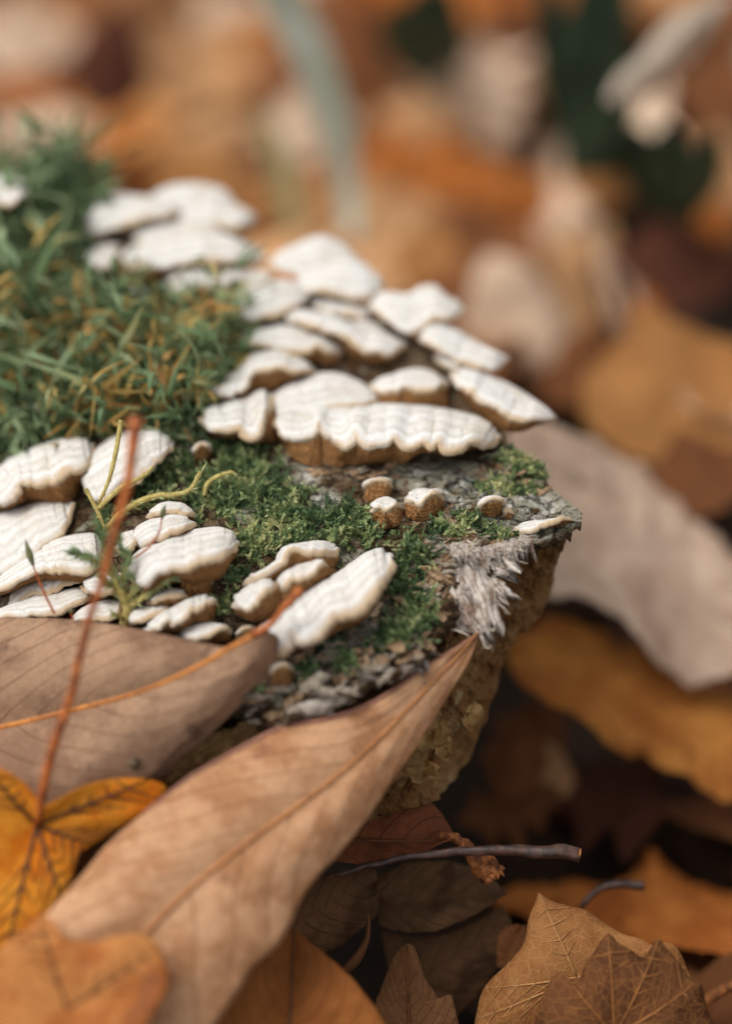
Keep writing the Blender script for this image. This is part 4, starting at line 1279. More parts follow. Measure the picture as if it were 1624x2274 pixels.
def strip_leaf(name, label, left, mid, right, mat, n=90, m=15, puff=0.10, midrib=None, midr=(0.05, 0.05), wav=0.05, seed=0, cat='leaf', group='fallen leaves in front of the log', thick=0.012, side=-1, jag=3.0):
    """left, mid, right: lists of (x, y, d) from base to tip."""
    Lc, Mc, Rc = curve(left, n), curve(mid, n), curve(right, n)
    v = np.linspace(0, 1, n)
    jg = jag * fbm(v * 14, 0, 0, 3, seed)
    Lc[:, 1] += jg
    Rc[:, 1] += jag * fbm(v * 14, 5, 0, 3, seed + 1)
    LV, MV, RV = (P(c[:, 0], c[:, 1], c[:, 2]) for c in (Lc, Mc, Rc))
    us = np.linspace(-1, 1, 2 * m + 1)
    G = np.zeros((n, 2 * m + 1, 3))
    for k, u in enumerate(us):
        a = abs(u)
        E = LV if u < 0 else RV
        q = MV * (1 - a) + E * a
        w = np.linalg.norm(E - MV, axis=1)
        q = q - FWD * (puff * math.sin(math.pi * a) * np.minimum(1, w))[:, None]
        q = q - FWD * (wav * min(1, a * 2) * fbm(v * 5, u * 1.5, seed * 0.37, 4, seed + 2) + 0.007 * a * np.sin((v * 9 - a * 0.35 * 9) * 2 * math.pi + (2.9 if u > 0 else 0)))[:, None]
        G[:, k] = q
    base = MV[0]
    t_ = thing(name, label, cat, base, group)
    uv = np.stack([np.repeat((us * 0.5 + 0.5)[None], n, 0), np.repeat(v[:, None], 2 * m + 1, 1)], -1)
    o = mk('leaf_blade', G, grid_faces(n, 2 * m + 1), mat, t_, uv=uv)
    sm = o.modifiers.new('thickness', 'SOLIDIFY')
    sm.thickness = thick * S
    sm.offset = 0
    if midrib is not None:
        tube('midrib', MV + FWD * 0.02 * side, midr, midrib, t_, 8)
    return t_, G


def dset(pts, d0, d1):
    n = len(pts)
    return [(x, y, d0 + (d1 - d0) * i / max(1, n - 1)) for i, (x, y) in enumerate(pts)]


matA = leaf_mat('leaf_grey_brown', (170, 136, 108), (136, 104, 82), (128, 86, 54), (104, 76, 62), nv=9, slope=0.5, spotamt=0.85, blotch=0.6)
matB = leaf_mat('leaf_warm_tan', (202, 156, 118), (176, 126, 88), (140, 92, 56), (138, 96, 70), nv=10, slope=0.3, spotamt=0.75, blotch=1.1, veinamt=0.6)
matC = leaf_mat('leaf_mottled_ochre', (190, 126, 70), (164, 96, 46), (140, 82, 36), (140, 84, 54), nv=0, spotamt=0.9, blotch=0.9)
matD = leaf_mat('leaf_amber', (224, 146, 44), (200, 106, 16), (120, 66, 20), (128, 66, 18), nv=0, spotamt=0.6, transl=0.22, blotch=0.7)
matE = leaf_mat('leaf_russet', (150, 92, 44), (130, 76, 34), (126, 70, 30), (118, 66, 30), nv=8, slope=0.4, spotamt=0.5)
matF = leaf_mat('leaf_reddish', (128, 74, 46), (108, 60, 38), (70, 40, 28), (88, 50, 34), nv=6, slope=0.3)
matJ = leaf_mat('leaf_light_ochre', (164, 112, 66), (136, 86, 46), (200, 156, 96), (134, 86, 46), nv=0, spotamt=0.5, blotch=0.6)
matK = leaf_mat('leaf_chestnut', (106, 66, 38), (78, 46, 24), (176, 122, 64), (90, 52, 26), nv=0, spotamt=0.6, blotch=0.6)
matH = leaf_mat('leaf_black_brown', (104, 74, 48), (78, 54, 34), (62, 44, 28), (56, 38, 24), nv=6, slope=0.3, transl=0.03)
matI = leaf_mat('leaf_dull_brown', (120, 82, 52), (102, 66, 40), (76, 50, 32), (84, 56, 36), nv=9, slope=0.4)

# grey-brown leaf at left, its stalk crossing the diagonal bracket
A_mid = [(-160, 1640, 30.0), (0, 1615, 29.3), (150, 1580, 29.0), (300, 1540, 28.7), (420, 1490, 28.5), (510, 1440, 28.4), (590, 1398, 28.3)]
A_up = [(-160, 1390, 29.6), (0, 1372, 29.5), (90, 1372, 29.4), (200, 1382, 29.2), (330, 1400, 28.9), (430, 1425, 28.7), (520, 1436, 28.45), (590, 1394, 28.3)]
A_lo = [(-160, 1900, 28.9), (40, 1850, 28.7), (180, 1800, 28.6), (320, 1735, 28.6), (400, 1660, 28.6), (490, 1575, 28.5), (560, 1505, 28.45), (594, 1455, 28.4), (600, 1402, 28.3)]
leafA, GA = strip_leaf('brown_leaf', 'grey brown leaf at left with an amber midrib and stalk, lying against the fungi', A_up, A_mid, A_lo, matA, puff=0.22, wav=0.08, seed=101, side=0.6, midrib=MIDM, midr=(0.055, 0.048, 0.045))
c = curve([(560, 1412, 28.33), (600, 1385, 28.27), (630, 1350, 28.25), (655, 1325, 28.22), (670, 1310, 28.2)], 24)
tube('petiole', P(c[:, 0], c[:, 1], c[:, 2]), [0.05, 0.042, 0.045, 0.06], PETM, leafA, 8)
# turned-under lower edge of that leaf
e0 = GA[30:, -1]
e1 = e0 + np.linspace(0.0, 1, len(e0))[:, None] ** 0.4 * 0 + (FWD * 0.35 - UPV * 0.12 + RGT * 0.10)
gg = np.stack([e0, (e0 + e1) / 2 + RGT * 0.04, e1], 1)
mk('curled_margin', gg, grid_faces(len(e0), 3), matA, leafA, uv=np.zeros((gg.size // 3, 2)))

# long tan leaf across the front
B_mid = [(1060, 1404, 29.25), (1010, 1462, 29.15), (960, 1515, 29.0), (860, 1620, 28.74), (760, 1712, 28.49), (660, 1790, 28.28), (560, 1862, 28.07), (420, 1975, 27.82), (310, 2085, 27.62), (200, 2190, 27.47), (60, 2330, 27.26)]
B_left = [(1060, 1404, 29.25), (1010, 1440, 29.15), (950, 1478, 29.05), (890, 1520, 28.9), (830, 1560, 28.79), (740, 1592, 28.69), (640, 1612, 28.58), (540, 1658, 28.49), (430, 1722, 28.33), (330, 1795, 28.18), (240, 1872, 28.03), (180, 1945, 27.88), (100, 2030, 27.72), (0, 2120, 27.56), (-100, 2200, 27.47)]
B_right = [(1064, 1408, 29.25), (1040, 1470, 29.2), (985, 1560, 29.09), (925, 1660, 28.94), (862, 1745, 28.79), (812, 1822, 28.64), (775, 1868, 28.54), (690, 1965, 28.28), (645, 2050, 28.13), (618, 2098, 28.03), (560, 2150, 27.92), (520, 2215, 27.82), (470, 2290, 27.67), (400, 2400, 27.47)]
leafB, GB = strip_leaf('tan_leaf', 'long pointed tan leaf leaning from the ground up to the torn white fibres', B_left, B_mid, B_right, matB, n=130, puff=0.14, wav=0.07, seed=111, midrib=MIDTAN, midr=(0.015, 0.024, 0.03, 0.034, 0.036))
# its rolled upper margin, purple brown
tube('rolled_margin', GB[2:78, 0], [0.015, 0.03, 0.04, 0.036, 0.03, 0.02], plain('rolled_margin', (150, 104, 84), (126, 84, 70), 5, 0.55, 0.01), leafB, 8)


def radial_leaf(name, label, center, outline, mat, tips=(), vein=None, vr=0.03, n=120, rings=12, cup=0.1, wav=0.06, seed=0, group='fallen leaves in front of the log', thick=0.012, stalk=None, stalk_mat=None, sr=(0.05, 0.05), rough=0.0):
    O = curve(list(outline) + [outline[0]], n)
    if rough:
        an = np.linspace(0, 1, n)
        O[:, :2] += (np.array(O[:, :2]) - np.array(center[:2])) * (rough * fbm(an * 40, 0, 0, 3, seed + 7) * np.sin(np.pi * an) ** 0.3)[:, None]
    C_ = P(*center)
    OV = P(O[:, 0], O[:, 1], O[:, 2])
    r = np.linspace(0, 1, rings)[None, :, None]
    G = C_ + (OV - C_)[:, None] * r
    rr = r[..., 0]
    G = G - FWD * (cup * np.sin(np.pi * rr * 0.9) + wav * rr * fbm(G[..., 0] * 0.9, G[..., 1] * 0.9, G[..., 2] * 0.9, 4, seed))[..., None]
    t_ = thing(name, label, 'leaf', C_, group)
    uv = np.stack([(G[..., 0] - C_[0]) * 0.1 + 0.5, (G[..., 2] - C_[2]) * 0.1 + 0.5], -1)
    o = mk('leaf_blade', G, grid_faces(n, rings, True), mat, t_, uv=uv)
    sm = o.modifiers.new('thickness', 'SOLIDIFY')
    sm.thickness = thick * S
    sm.offset = 0
    if vein is not None:
        for tip in tips:
            k = np.argmin((O[:, 0] - tip[0]) ** 2 + (O[:, 1] - tip[1]) ** 2)
            w = G[k] - FWD * 0.012
            tube('vein', w, [vr, vr * 0.8, vr * 0.3], vein, t_, 6)
            # side veins
            for q in (3, 5, 7, 9):
                if q >= rings - 1:
                    continue
                for sgn in (-1, 1):
                    kk = (k + sgn * int(n * 0.055)) % (n - 1)
                    a, b = G[k, q], G[kk, min(rings - 1, q + 3)]
                    f = np.linspace(0, 1, 5)[:, None]
                    tube('side_vein', a * (1 - f) + b * f - FWD * 0.02, [vr * 0.45, vr * 0.2], vein, t_, 5)
    if stalk is not None:
        c_ = curve(stalk, 30)
        tube('petiole', P(c_[:, 0], c_[:, 1], c_[:, 2]), sr, stalk_mat, t_, 9, 0.08, seed)
    return t_


# amber lobed leaf with a long upright stalk
radial_leaf('amber_leaf', 'bright amber lobed leaf at the left edge with a long orange stalk standing up', (82, 1832, 28.30),
            [(96, 1792, 28.24), (140, 1768, 28.18), (200, 1740, 28.30), (265, 1728, 28.42), (330, 1730, 28.48), (372, 1752, 28.54), (330, 1800, 28.42), (250, 1850, 28.42), (205, 1876, 28.36), (175, 1900, 28.30), (160, 1960, 28.18), (145, 2010, 28.06),
             (90, 2060, 28.00), (10, 2120, 27.94), (-70, 2110, 27.94), (-110, 1990, 28.00), (-100, 1870, 28.06), (-110, 1760, 28.06), (-40, 1702, 28.06), (20, 1715, 28.12), (62, 1748, 28.18)],
            matD, tips=[(330, 1730), (205, 1876), (145, 2010), (10, 2120), (-40, 1702)], vein=DKVEIN, vr=0.03, cup=0.05, wav=0.12, seed=121,
            stalk=[(82, 1832, 28.25), (95, 1760, 28.04), (118, 1660, 27.92), (150, 1560, 27.80), (180, 1450, 27.68), (210, 1340, 27.56), (240, 1230, 27.50), (268, 1130, 27.44), (288, 1040, 27.38), (300, 950, 27.32), (302, 925, 27.32)], stalk_mat=PETM, sr=(0.05, 0.06, 0.055, 0.052, 0.05, 0.055, 0.06, 0.085))
# mottled ochre leaf bottom left
radial_leaf('ochre_leaf', 'mottled ochre leaf in the bottom left corner lying over the long tan leaf', (150, 2240, 27.05),
            [(-60, 2150, 27.25), (20, 2090, 27.35), (92, 2035, 27.45), (120, 2050, 27.35), (150, 2082, 27.25), (210, 2090, 27.25), (255, 2080, 27.25), (320, 2076, 27.25), (352, 2105, 27.25), (378, 2150, 27.15), (370, 2200, 27.05), (345, 2240, 26.95), (325, 2290, 26.85), (300, 2420, 26.65), (120, 2450, 26.55), (-80, 2400, 26.65)],
            matC, tips=[(92, 2035), (352, 2105)], vein=DKVEIN, vr=0.02, cup=0.08, wav=0.15, seed=131, rough=0.05)
# russet leaf bottom centre
strip_leaf('russet_leaf', 'smooth russet leaf at the bottom under the long tan leaf', dset([(440, 2420), (470, 2290), (540, 2180), (610, 2095), (648, 2060)], 28.0, 29.2), dset([(640, 2440), (640, 2340), (645, 2230), (648, 2140), (650, 2062)], 28.2, 29.2),
           dset([(900, 2440), (862, 2290), (795, 2188), (712, 2112), (652, 2062)], 28.3, 29.2), matE, puff=0.12, seed=141, midrib=DKVEIN, midr=(0.03, 0.02))
# reddish leaf behind, with dark midrib that runs out as a stalk
Z5 = lambda x, y: (666 + x * 0.59, 1332 + y * 0.59)


def z5(pts, d):
    return [Z5(px, py) + (d,) for px, py in pts]


strip_leaf('reddish_leaf', 'reddish brown leaf in shade under the rotten end of the log', z5([(60, 880), (200, 740), (300, 715), (400, 718), (460, 738), (520, 788), (560, 850), (578, 885)], 30.4), z5([(60, 905), (180, 902), (300, 906), (400, 907), (500, 905), (580, 895)], 30.1),
           z5([(60, 1000), (150, 985), (250, 1000), (350, 975), (400, 958), (470, 950), (520, 920), (580, 900)], 29.8), matF, puff=0.06, seed=151, midrib=DKVEIN, midr=(0.03, 0.025, 0.02))
st = thing('twig', 'dark purple brown leaf stalk with a cut orange end pointing right', 'twig', P(*Z5(250, 1000), 30.0))
c = curve(z5([(140, 1040), (250, 1002), (330, 982), (400, 968), (500, 955), (600, 947), (700, 943), (800, 943), (900, 947), (1000, 953), (1046, 960)], 29.7), 50)
tube('stalk', P(c[:, 0], c[:, 1], c[:, 2]), [0.03, 0.04, 0.05, 0.055, 0.06, 0.07, 0.085, 0.095, 0.1], STEMM, st, 12, 0.06, 3)
tube('cut_end', P(np.array([Z5(1046, 960)[0], Z5(1051, 961)[0]]), np.array([Z5(0, 960)[1], Z5(0, 961)[1]]), np.array([29.7, 29.7])), 0.092, CUTM, st, 12)
st = thing('broken_stick', 'short rough brown stick with a frayed broken end beneath the dark stalk', 'twig', P(*Z5(540, 890), 30.2))
c = curve(z5([(525, 885), (570, 895), (620, 930), (665, 978), (700, 1010), (730, 1045)], 30.0), 40)
tube('shaft', P(c[:, 0], c[:, 1], c[:, 2]), [0.05, 0.08, 0.09, 0.11, 0.15, 0.17], STICKM, st, 14, 0.45, 9)
for k in range(9):
    c0 = np.array(Z5(715 + rng.uniform(-22, 30), 1015 + rng.uniform(-18, 14)))
    c1 = c0 + np.array([rng.uniform(2, 18), rng.uniform(12, 28)])
    w = P(np.array([c0[0], (c0[0] + c1[0]) / 2 + 2, c1[0]]), np.array([c0[1], (c0[1] + c1[1]) / 2, c1[1]]), np.array([29.9, 29.85, 29.85]))
    tube('splinter', w, [0.04, 0.03, 0.01], STICKM, st, 5, 0.3, k)
# dark leaves in the hollow
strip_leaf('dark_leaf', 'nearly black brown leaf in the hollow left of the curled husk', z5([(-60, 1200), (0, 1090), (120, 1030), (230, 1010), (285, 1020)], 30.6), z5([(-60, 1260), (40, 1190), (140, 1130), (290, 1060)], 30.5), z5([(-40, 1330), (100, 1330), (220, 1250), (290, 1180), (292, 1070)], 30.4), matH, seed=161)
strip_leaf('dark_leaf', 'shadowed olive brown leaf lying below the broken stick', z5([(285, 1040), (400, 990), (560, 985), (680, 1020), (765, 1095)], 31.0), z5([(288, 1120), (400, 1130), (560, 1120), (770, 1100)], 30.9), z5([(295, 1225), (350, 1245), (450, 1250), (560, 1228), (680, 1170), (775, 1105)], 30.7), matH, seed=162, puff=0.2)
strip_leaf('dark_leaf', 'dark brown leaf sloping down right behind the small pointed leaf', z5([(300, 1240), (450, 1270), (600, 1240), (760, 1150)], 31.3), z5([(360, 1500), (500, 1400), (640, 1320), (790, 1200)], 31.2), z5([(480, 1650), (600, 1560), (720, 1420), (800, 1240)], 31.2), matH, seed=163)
strip_leaf('pointed_leaf', 'small upright pointed brown leaf at bottom centre with a side tooth', z5([(250, 1660), (282, 1520), (305, 1460), (350, 1350), (385, 1305), (402, 1292)], 30.2), z5([(420, 1680), (408, 1560), (405, 1450), (403, 1360), (402, 1293)], 30.1),
           z5([(610, 1660), (590, 1570), (566, 1488), (530, 1512), (500, 1470), (468, 1420), (432, 1315), (404, 1293)], 30.1), matI, seed=164, midrib=DKVEIN, midr=(0.03, 0.02, 0.01), jag=0.5)
strip_leaf('curled_husk', 'thin curled pale brown husk standing on edge in the dark hollow', z5([(148, 1398), (200, 1338), (238, 1280), (252, 1220), (250, 1164)], 29.9), z5([(155, 1405), (212, 1352), (248, 1285), (258, 1220), (251, 1164)], 29.7), z5([(166, 1418), (222, 1368), (257, 1290), (263, 1220), (252, 1164)], 29.9), matI, n=40, m=4, puff=0.05, wav=0.01, seed=165, jag=0.5)
strip_leaf('dull_leaf', 'small dull pinkish leaf half hidden left of the light ochre leaf', z5([(742, 1380), (740, 1300), (760, 1240), (820, 1222)], 31.0), z5([(770, 1385), (790, 1320), (810, 1270), (840, 1225)], 31.0), z5([(810, 1390), (850, 1320), (870, 1270), (850, 1228)], 31.0), LM['brown'], seed=166)
# two leaves bottom right
radial_leaf('light_ochre_leaf', 'light ochre leaf with a raised corner at the bottom right, under the chestnut leaf', Z5(1040, 1420) + (30.0,),
            z5([(895, 1098), (945, 1130), (1010, 1150), (1080, 1170), (1150, 1218), (1210, 1255), (1270, 1272), (1330, 1300), (1385, 1290), (1430, 1330), (1452, 1390), (1480, 1450), (1500, 1560), (1420, 1700), (1040, 1720), (640, 1680), (655, 1596), (668, 1535), (684, 1470), (722, 1420), (800, 1342), (842, 1285), (858, 1195), (880, 1140)], 30.2),
            matJ, tips=[(1194, 1980), (1452 * 0.59 + 666, 2150), (1086, 2200), (1060, 2260)], vein=plain('light_vein', (190, 142, 88), (164, 116, 66), 5, 0.6, 0.01), vr=0.016, cup=0.12, wav=0.12, seed=171, rough=0.01, n=200)
radial_leaf('chestnut_leaf', 'dark chestnut toothed leaf at the bottom right, on top of the light ochre leaf', Z5(1180, 1640) + (29.4,),
            z5([(1153, 1248), (1172, 1262), (1190, 1285), (1240, 1312), (1290, 1342), (1318, 1300), (1342, 1272), (1380, 1310), (1420, 1360), (1460, 1420), (1502, 1440), (1518, 1500), (1535, 1560), (1560, 1640), (1500, 1760), (1150, 1780), (860, 1720), (874, 1600), (900, 1520), (925, 1450), (950, 1412), (984, 1394), (1000, 1412), (1016, 1424), (1052, 1414), (1062, 1380), (1084, 1345), (1112, 1308), (1134, 1268)], 29.5),
            matK, tips=[(1346, 2068), (1542, 2180), (1246, 2155), (1460, 2083)], vein=plain('tan_vein', (158, 104, 52), (130, 82, 40), 5, 0.6, 0.01), vr=0.016, cup=0.18, wav=0.14, seed=172, n=240, rough=0.006)
st = thing('curved_stem', 'thin dark curved stalk arching above the light ochre leaf', 'twig', P(*Z5(1060, 1150), 31))
c = curve(z5([(1055, 1160), (1085, 1120), (1120, 1092), (1160, 1076), (1220, 1070), (1296, 1078)], 31.6), 24)
tube('stalk', P(c[:, 0], c[:, 1], c[:, 2]), [0.04, 0.05, 0.055, 0.07], STEMM, st, 8)
st = thing('red_stalk', 'blurred reddish stalk at the bottom right picture edge', 'twig', P(*Z5(1500, 1530), 31))
c = curve(z5([(1500, 1530), (1560, 1490), (1640, 1440), (1720, 1400)], 31.2), 16)
tube('stalk', P(c[:, 0], c[:, 1], c[:, 2]), [0.07, 0.08, 0.09], STICKM, st, 8)

# large blurred leaves just behind on the right
strip_leaf('taupe_leaf', 'large pale taupe leaf leaning beside the right end of the log',
           [(1120, 960, 36.5), (1230, 940, 36.8), (1330, 990, 37), (1430, 1050, 37), (1520, 1130, 37), (1620, 1220, 36.8), (1760, 1330, 36.5)],
           [(1130, 1100, 36), (1230, 1120, 36), (1330, 1170, 36), (1430, 1240, 36), (1530, 1310, 35.9), (1640, 1390, 35.8), (1780, 1470, 35.6)],
           [(1130, 1290, 35.2), (1215, 1330, 35), (1290, 1335, 35), (1370, 1372, 35), (1430, 1425, 35), (1490, 1490, 35), (1560, 1515, 35), (1680, 1500, 35), (1800, 1500, 35)], LM['taupe'], puff=0.08, seed=181, wav=0.55, jag=26, group='large blurred leaves beside the log')
strip_leaf('golden_leaf', 'large golden ochre leaf below the pale taupe leaf on the right',
           [(1120, 1420, 35.6), (1240, 1370, 35.7), (1330, 1395, 35.8), (1450, 1460, 35.8), (1560, 1520, 35.8), (1700, 1540, 35.6)],
           [(1130, 1480, 35.2), (1240, 1480, 35.2), (1350, 1530, 35.2), (1460, 1590, 35.1), (1580, 1640, 35.0), (1720, 1670, 34.9)],
           [(1150, 1520, 34.7), (1210, 1560, 34.5), (1310, 1615, 34.4), (1430, 1685, 34.4), (1560, 1745, 34.3), (1740, 1800, 34.2)], LM['gold'], puff=0.08, seed=182, wav=0.6, jag=26, group='large blurred leaves beside the log')

strip_leaf('fallen_leaf', 'blurred orange brown leaf behind the light ochre leaf at lower right',
           [(1090, 2000, 34.6), (1200, 1955, 34.8), (1330, 1962, 34.9), (1410, 1935, 35), (1445, 1895, 35), (1490, 1930, 35), (1560, 1965, 34.8), (1720, 1990, 34.6)],
           [(1100, 2010, 34), (1250, 2010, 33.8), (1400, 2020, 33.8), (1540, 2040, 33.7), (1720, 2060, 33.6)],
           [(1110, 2020, 33.6), (1220, 2060, 33), (1320, 2060, 33), (1430, 2100, 32.8), (1560, 2110, 32.8), (1720, 2150, 32.6)], LM['orange'], puff=0.05, seed=183, wav=0.5, jag=16, group='large blurred leaves beside the log')

# ------------------------------------------------------------------ litter behind: leaf shapes shared between copies


def proto(kind, seed):
    r = np.random.default_rng(seed)
    n, m = 22, 11
    v = np.linspace(0, 1, n)
    if kind == 'ovate':
        w = 0.30 * np.sin(np.pi * v ** 0.8) ** 0.8
    elif kind == 'lance':
        w = 0.17 * np.sin(np.pi * v ** 0.9) ** 0.9
    elif kind == 'oak':
        w = 0.26 * np.sin(np.pi * v ** 1.1) ** 0.7 * (1 + 0.38 * np.cos(2 * np.pi * 4.2 * v))
    else:
        w = 0.42 * np.sin(np.pi * v ** 0.62) ** 0.7 * (1 + 0.40 * np.cos(2 * np.pi * 2.6 * v + 2.4))
    us = np.linspace(-1, 1, m)
    X = w[:, None] * us[None]
    Y = np.repeat(v[:, None] - 0.5, m, 1)
    curl, bnd, tw = r.uniform(-0.9, 0.9), r.uniform(-0.5, 0.5), r.uniform(-0.5, 0.5)
    Z = curl * X ** 2 * 2.4 + bnd * Y ** 2 + tw * X * Y + 0.13 * fbm(X * 4, Y * 4, seed, 3, seed) - 0.12 * np.abs(X) * r.uniform(-1, 2)
    X = X * (1 + 0.25 * fbm(Y * 7, np.sign(X), seed, 3, seed + 5))
    G = np.stack([X, Y, Z], -1)
    uv = np.stack([np.repeat((us * .5 + .5)[None], n, 0), np.repeat(v[:, None], m, 1)], -1)
    return G.reshape(-1, 3), grid_faces(n, m), uv.reshape(-1, 2)


PROTO = {}
for i, k in enumerate(['ovate', 'ovate', 'lance', 'oak', 'lobed', 'lobed', 'ovate', 'lance']):
    PROTO.setdefault(k, []).append(proto(k, 300 + i))
PME = {}


def leaf_at(label, name, kind, mat, x, y, Lpx, ang, face=0.5, h=0.6, var=0, group='blurred fallen leaves behind the log', asp=1.0, loc=None):
    """a litter leaf whose centre rests h cm above the soil, length seen as about Lpx."""
    c = on_ground(x, y, h) if loc is None else loc
    d = (c - CAM).dot(FWD)
    L = Lpx / PX * 10 * d / 30
    n_ = unit((1 - face) * np.array([0, 0, 1.0]) + face * unit(CAM - c))
    a = math.radians(ang)
    ax = math.cos(a) * RGT + math.sin(a) * UPV
    ax = unit(ax - n_ * ax.dot(n_))
    sd_ = np.cross(ax, n_)
    key = (kind, var % len(PROTO[kind]))
    if key not in PME:
        V, F, uv = PROTO[kind][key[1]]
        o0 = mk('tmp', V / S, F, mat, uv=uv)
        PME[key] = o0.data
        bpy.data.objects.remove(o0)
    o = bpy.data.objects.new(name, PME[key])
    col.objects.link(o)
    M = Matrix(((sd_[0], ax[0], n_[0], c[0] * S), (sd_[1], ax[1], n_[1], c[1] * S), (sd_[2], ax[2], n_[2], c[2] * S), (0, 0, 0, 1)))
    o.matrix_world = M @ Matrix.Diagonal((L * asp * S, L * S, L * S, 1))
    o.material_slots[0].link = 'OBJECT'
    o.material_slots[0].material = mat
    tag(o, label, 'leaf', group)
    return o


W = [  # label, kind, material, x, y, length, angle, facing, height, aspect
    ('bright pinkish leaf in the top left corner', 'ovate', 'pink', 60, 90, 240, 20, .6, 1.0, 1.3),
    ('upright dark brown leaf standing behind the moss mound at top left', 'ovate', 'maroon', 245, 130, 260, 80, .8, 2.0, 1.2),
    ('rusty brown leaf under the upright dark one, just behind the moss mound', 'ovate', 'orange', 300, 330, 240, 100, .6, .6, 1.2),
    ('broad tan leaf between the dark upright leaf and the pale grass blade', 'lobed', 'tan', 440, 150, 240, 60, .6, 1.2, 1.2),
    ('pale tan leaf at the top edge left of the grass blade', 'ovate', 'pink', 520, 30, 200, 10, .6, 1.0, 1.3),
    ('flat pinkish leaf at the left edge above the moss mound', 'ovate', 'pink', 90, 285, 260, 5, .5, 1.0, 1.1),
    ('orange tan leaf strip at the left edge between two pinkish leaves', 'ovate', 'orange', 80, 205, 200, 0, .5, 1.0, .8),
    ('tan brown leaf behind the back left stack of fungi', 'ovate', 'tan', 480, 310, 220, 40, .5, .8, 1.2),
    ('ochre leaf low behind the back left stack of fungi', 'lobed', 'ochre', 440, 390, 220, 0, .5, .6, .9),
    ('pale pink leaf crossed by the grass blade', 'ovate', 'pink', 680, 285, 230, 15, .6, 1.2, 1.2),
    ('orange brown leaf at the top right of the grass blade', 'ovate', 'orange', 810, 80, 150, 80, .6, 1.0, 1.3),
    ('pale leaf peak standing right of the dark top gap', 'lobed', 'pink', 1050, 190, 220, 70, .7, 1.5, 1.2),
    ('light tan leaf lying left of the pale peak', 'ovate', 'tan', 950, 265, 240, 0, .5, 1.0, .9),
    ('second light tan leaf below the pale peak', 'ovate', 'pink', 1110, 260, 160, 60, .6, 1.0, 1.2),
    ('wide orange leaf in the middle of the background', 'lobed', 'orange', 960, 380, 300, 5, .4, .8, .9),
    ('tan leaf below the tip of the grass blade', 'ovate', 'tan', 850, 470, 220, 20, .5, .6, 1.1),
    ('deep orange leaf right of the middle of the background', 'ovate', 'orange', 1120, 420, 220, 160, .5, .7, 1.2),
    ('round orange tan leaf in front of the dark green plant', 'ovate', 'ochre', 1345, 370, 190, 70, .7, 1.2, 1.5),
    ('ochre leaf directly right of the big back dome of fungi', 'ovate', 'ochre', 950, 570, 190, 80, .6, .6, 1.4),
    ('shadowed brown leaf behind the knobbly tipped bracket', 'ovate', 'brown', 1080, 520, 240, 150, .4, .3, 1.2),
    ('tan leaf standing on edge left of the maroon leaf', 'ovate', 'tan', 1300, 570, 230, 60, .6, .9, 1.0),
    ('broad maroon leaf lying at the right edge', 'ovate', 'maroon', 1500, 600, 330, 10, .5, .8, 1.3),
    ('bright red orange leaf scrap below the maroon leaf', 'ovate', 'orange', 1430, 700, 140, 90, .6, .7, 1.2),
    ('pale pinkish oval leaf right of the slim bracket', 'ovate', 'pink', 1150, 690, 330, 115, .75, .9, 1.2),
    ('golden tan leaf with a bright centre at the right edge', 'ovate', 'ochre', 1490, 860, 420, 20, .7, 1.0, 1.3),
    ('brown leaf in shade left of the golden tan leaf', 'ovate', 'brown', 1290, 800, 260, 70, .4, .3, 1.2),
    ('second golden leaf below at the right edge', 'ovate', 'ochre', 1600, 960, 280, 140, .6, .8, 1.2),
    ('dark brown leaf right of the pale taupe leaf', 'ovate', 'brown', 1560, 1060, 280, 30, .4, .5, 1.3),
    ('tan orange leaf upright between the pinkish oval and the golden tan leaf', 'ovate', 'tan', 1250, 640, 260, 100, .6, .6, 1.0),
    ('pale grey white leaf raised in the top right corner', 'ovate', 'white', 1490, 95, 380, 42, .75, 6.0, .42),
    ('brown leaf right of the pale grey white leaf', 'ovate', 'brown', 1590, 190, 260, 80, .5, 2.0, 1.2),
    ('warm tan leaf at the right edge below the dark plant', 'ovate', 'tan', 1590, 350, 220, 70, .5, 1.0, 1.0),
    ('russet leaf at the right edge above the maroon leaf', 'ovate', 'orange', 1560, 480, 240, 10, .4, .6, .8),
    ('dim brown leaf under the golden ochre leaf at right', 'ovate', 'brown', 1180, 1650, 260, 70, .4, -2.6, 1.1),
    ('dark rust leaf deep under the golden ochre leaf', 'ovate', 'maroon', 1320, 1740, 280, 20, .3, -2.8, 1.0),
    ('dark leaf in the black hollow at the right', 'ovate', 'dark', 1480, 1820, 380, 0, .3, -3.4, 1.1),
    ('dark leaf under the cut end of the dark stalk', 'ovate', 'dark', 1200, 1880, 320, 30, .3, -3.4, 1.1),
    ('brown leaf standing on edge right of the rotten end of the log', 'ovate', 'brown', 1150, 1660, 230, 75, .7, -1.4, 1.0),
    ('dim tan leaf half hidden in the shade right of the log base', 'ovate', 'tan', 1230, 1700, 150, 110, .6, -2.0, 1.0),
    ('dusky brown leaf between the dark stalk and the golden leaf', 'oak', 'brown', 1130, 1790, 240, 20, .5, -2.4, 1.1),
    ('dim rust leaf above the curved dark stem', 'lobed', 'maroon', 1350, 1780, 260, 160, .4, -2.4, 1.0),
    ('brown leaf edge at the bottom right behind the chestnut leaf', 'ovate', 'brown', 1620, 2200, 240, 80, .4, -2.4, 1.1),
    ('tan leaf far back at the top centre', 'ovate', 'tan', 700, 20, 200, 0, .5, .8, 1.0),
    ('brown leaf at the top right of the pale peak', 'ovate', 'brown', 1140, 40, 200, 40, .4, .8, 1.0),
    ('ochre leaf at the left of the grass blade foot', 'ovate', 'ochre', 620, 430, 240, 0, .4, .6, 1.1),
    ('rusty leaf right of the grass blade foot', 'ovate', 'orange', 830, 370, 200, 170, .4, .6, 1.0),
]
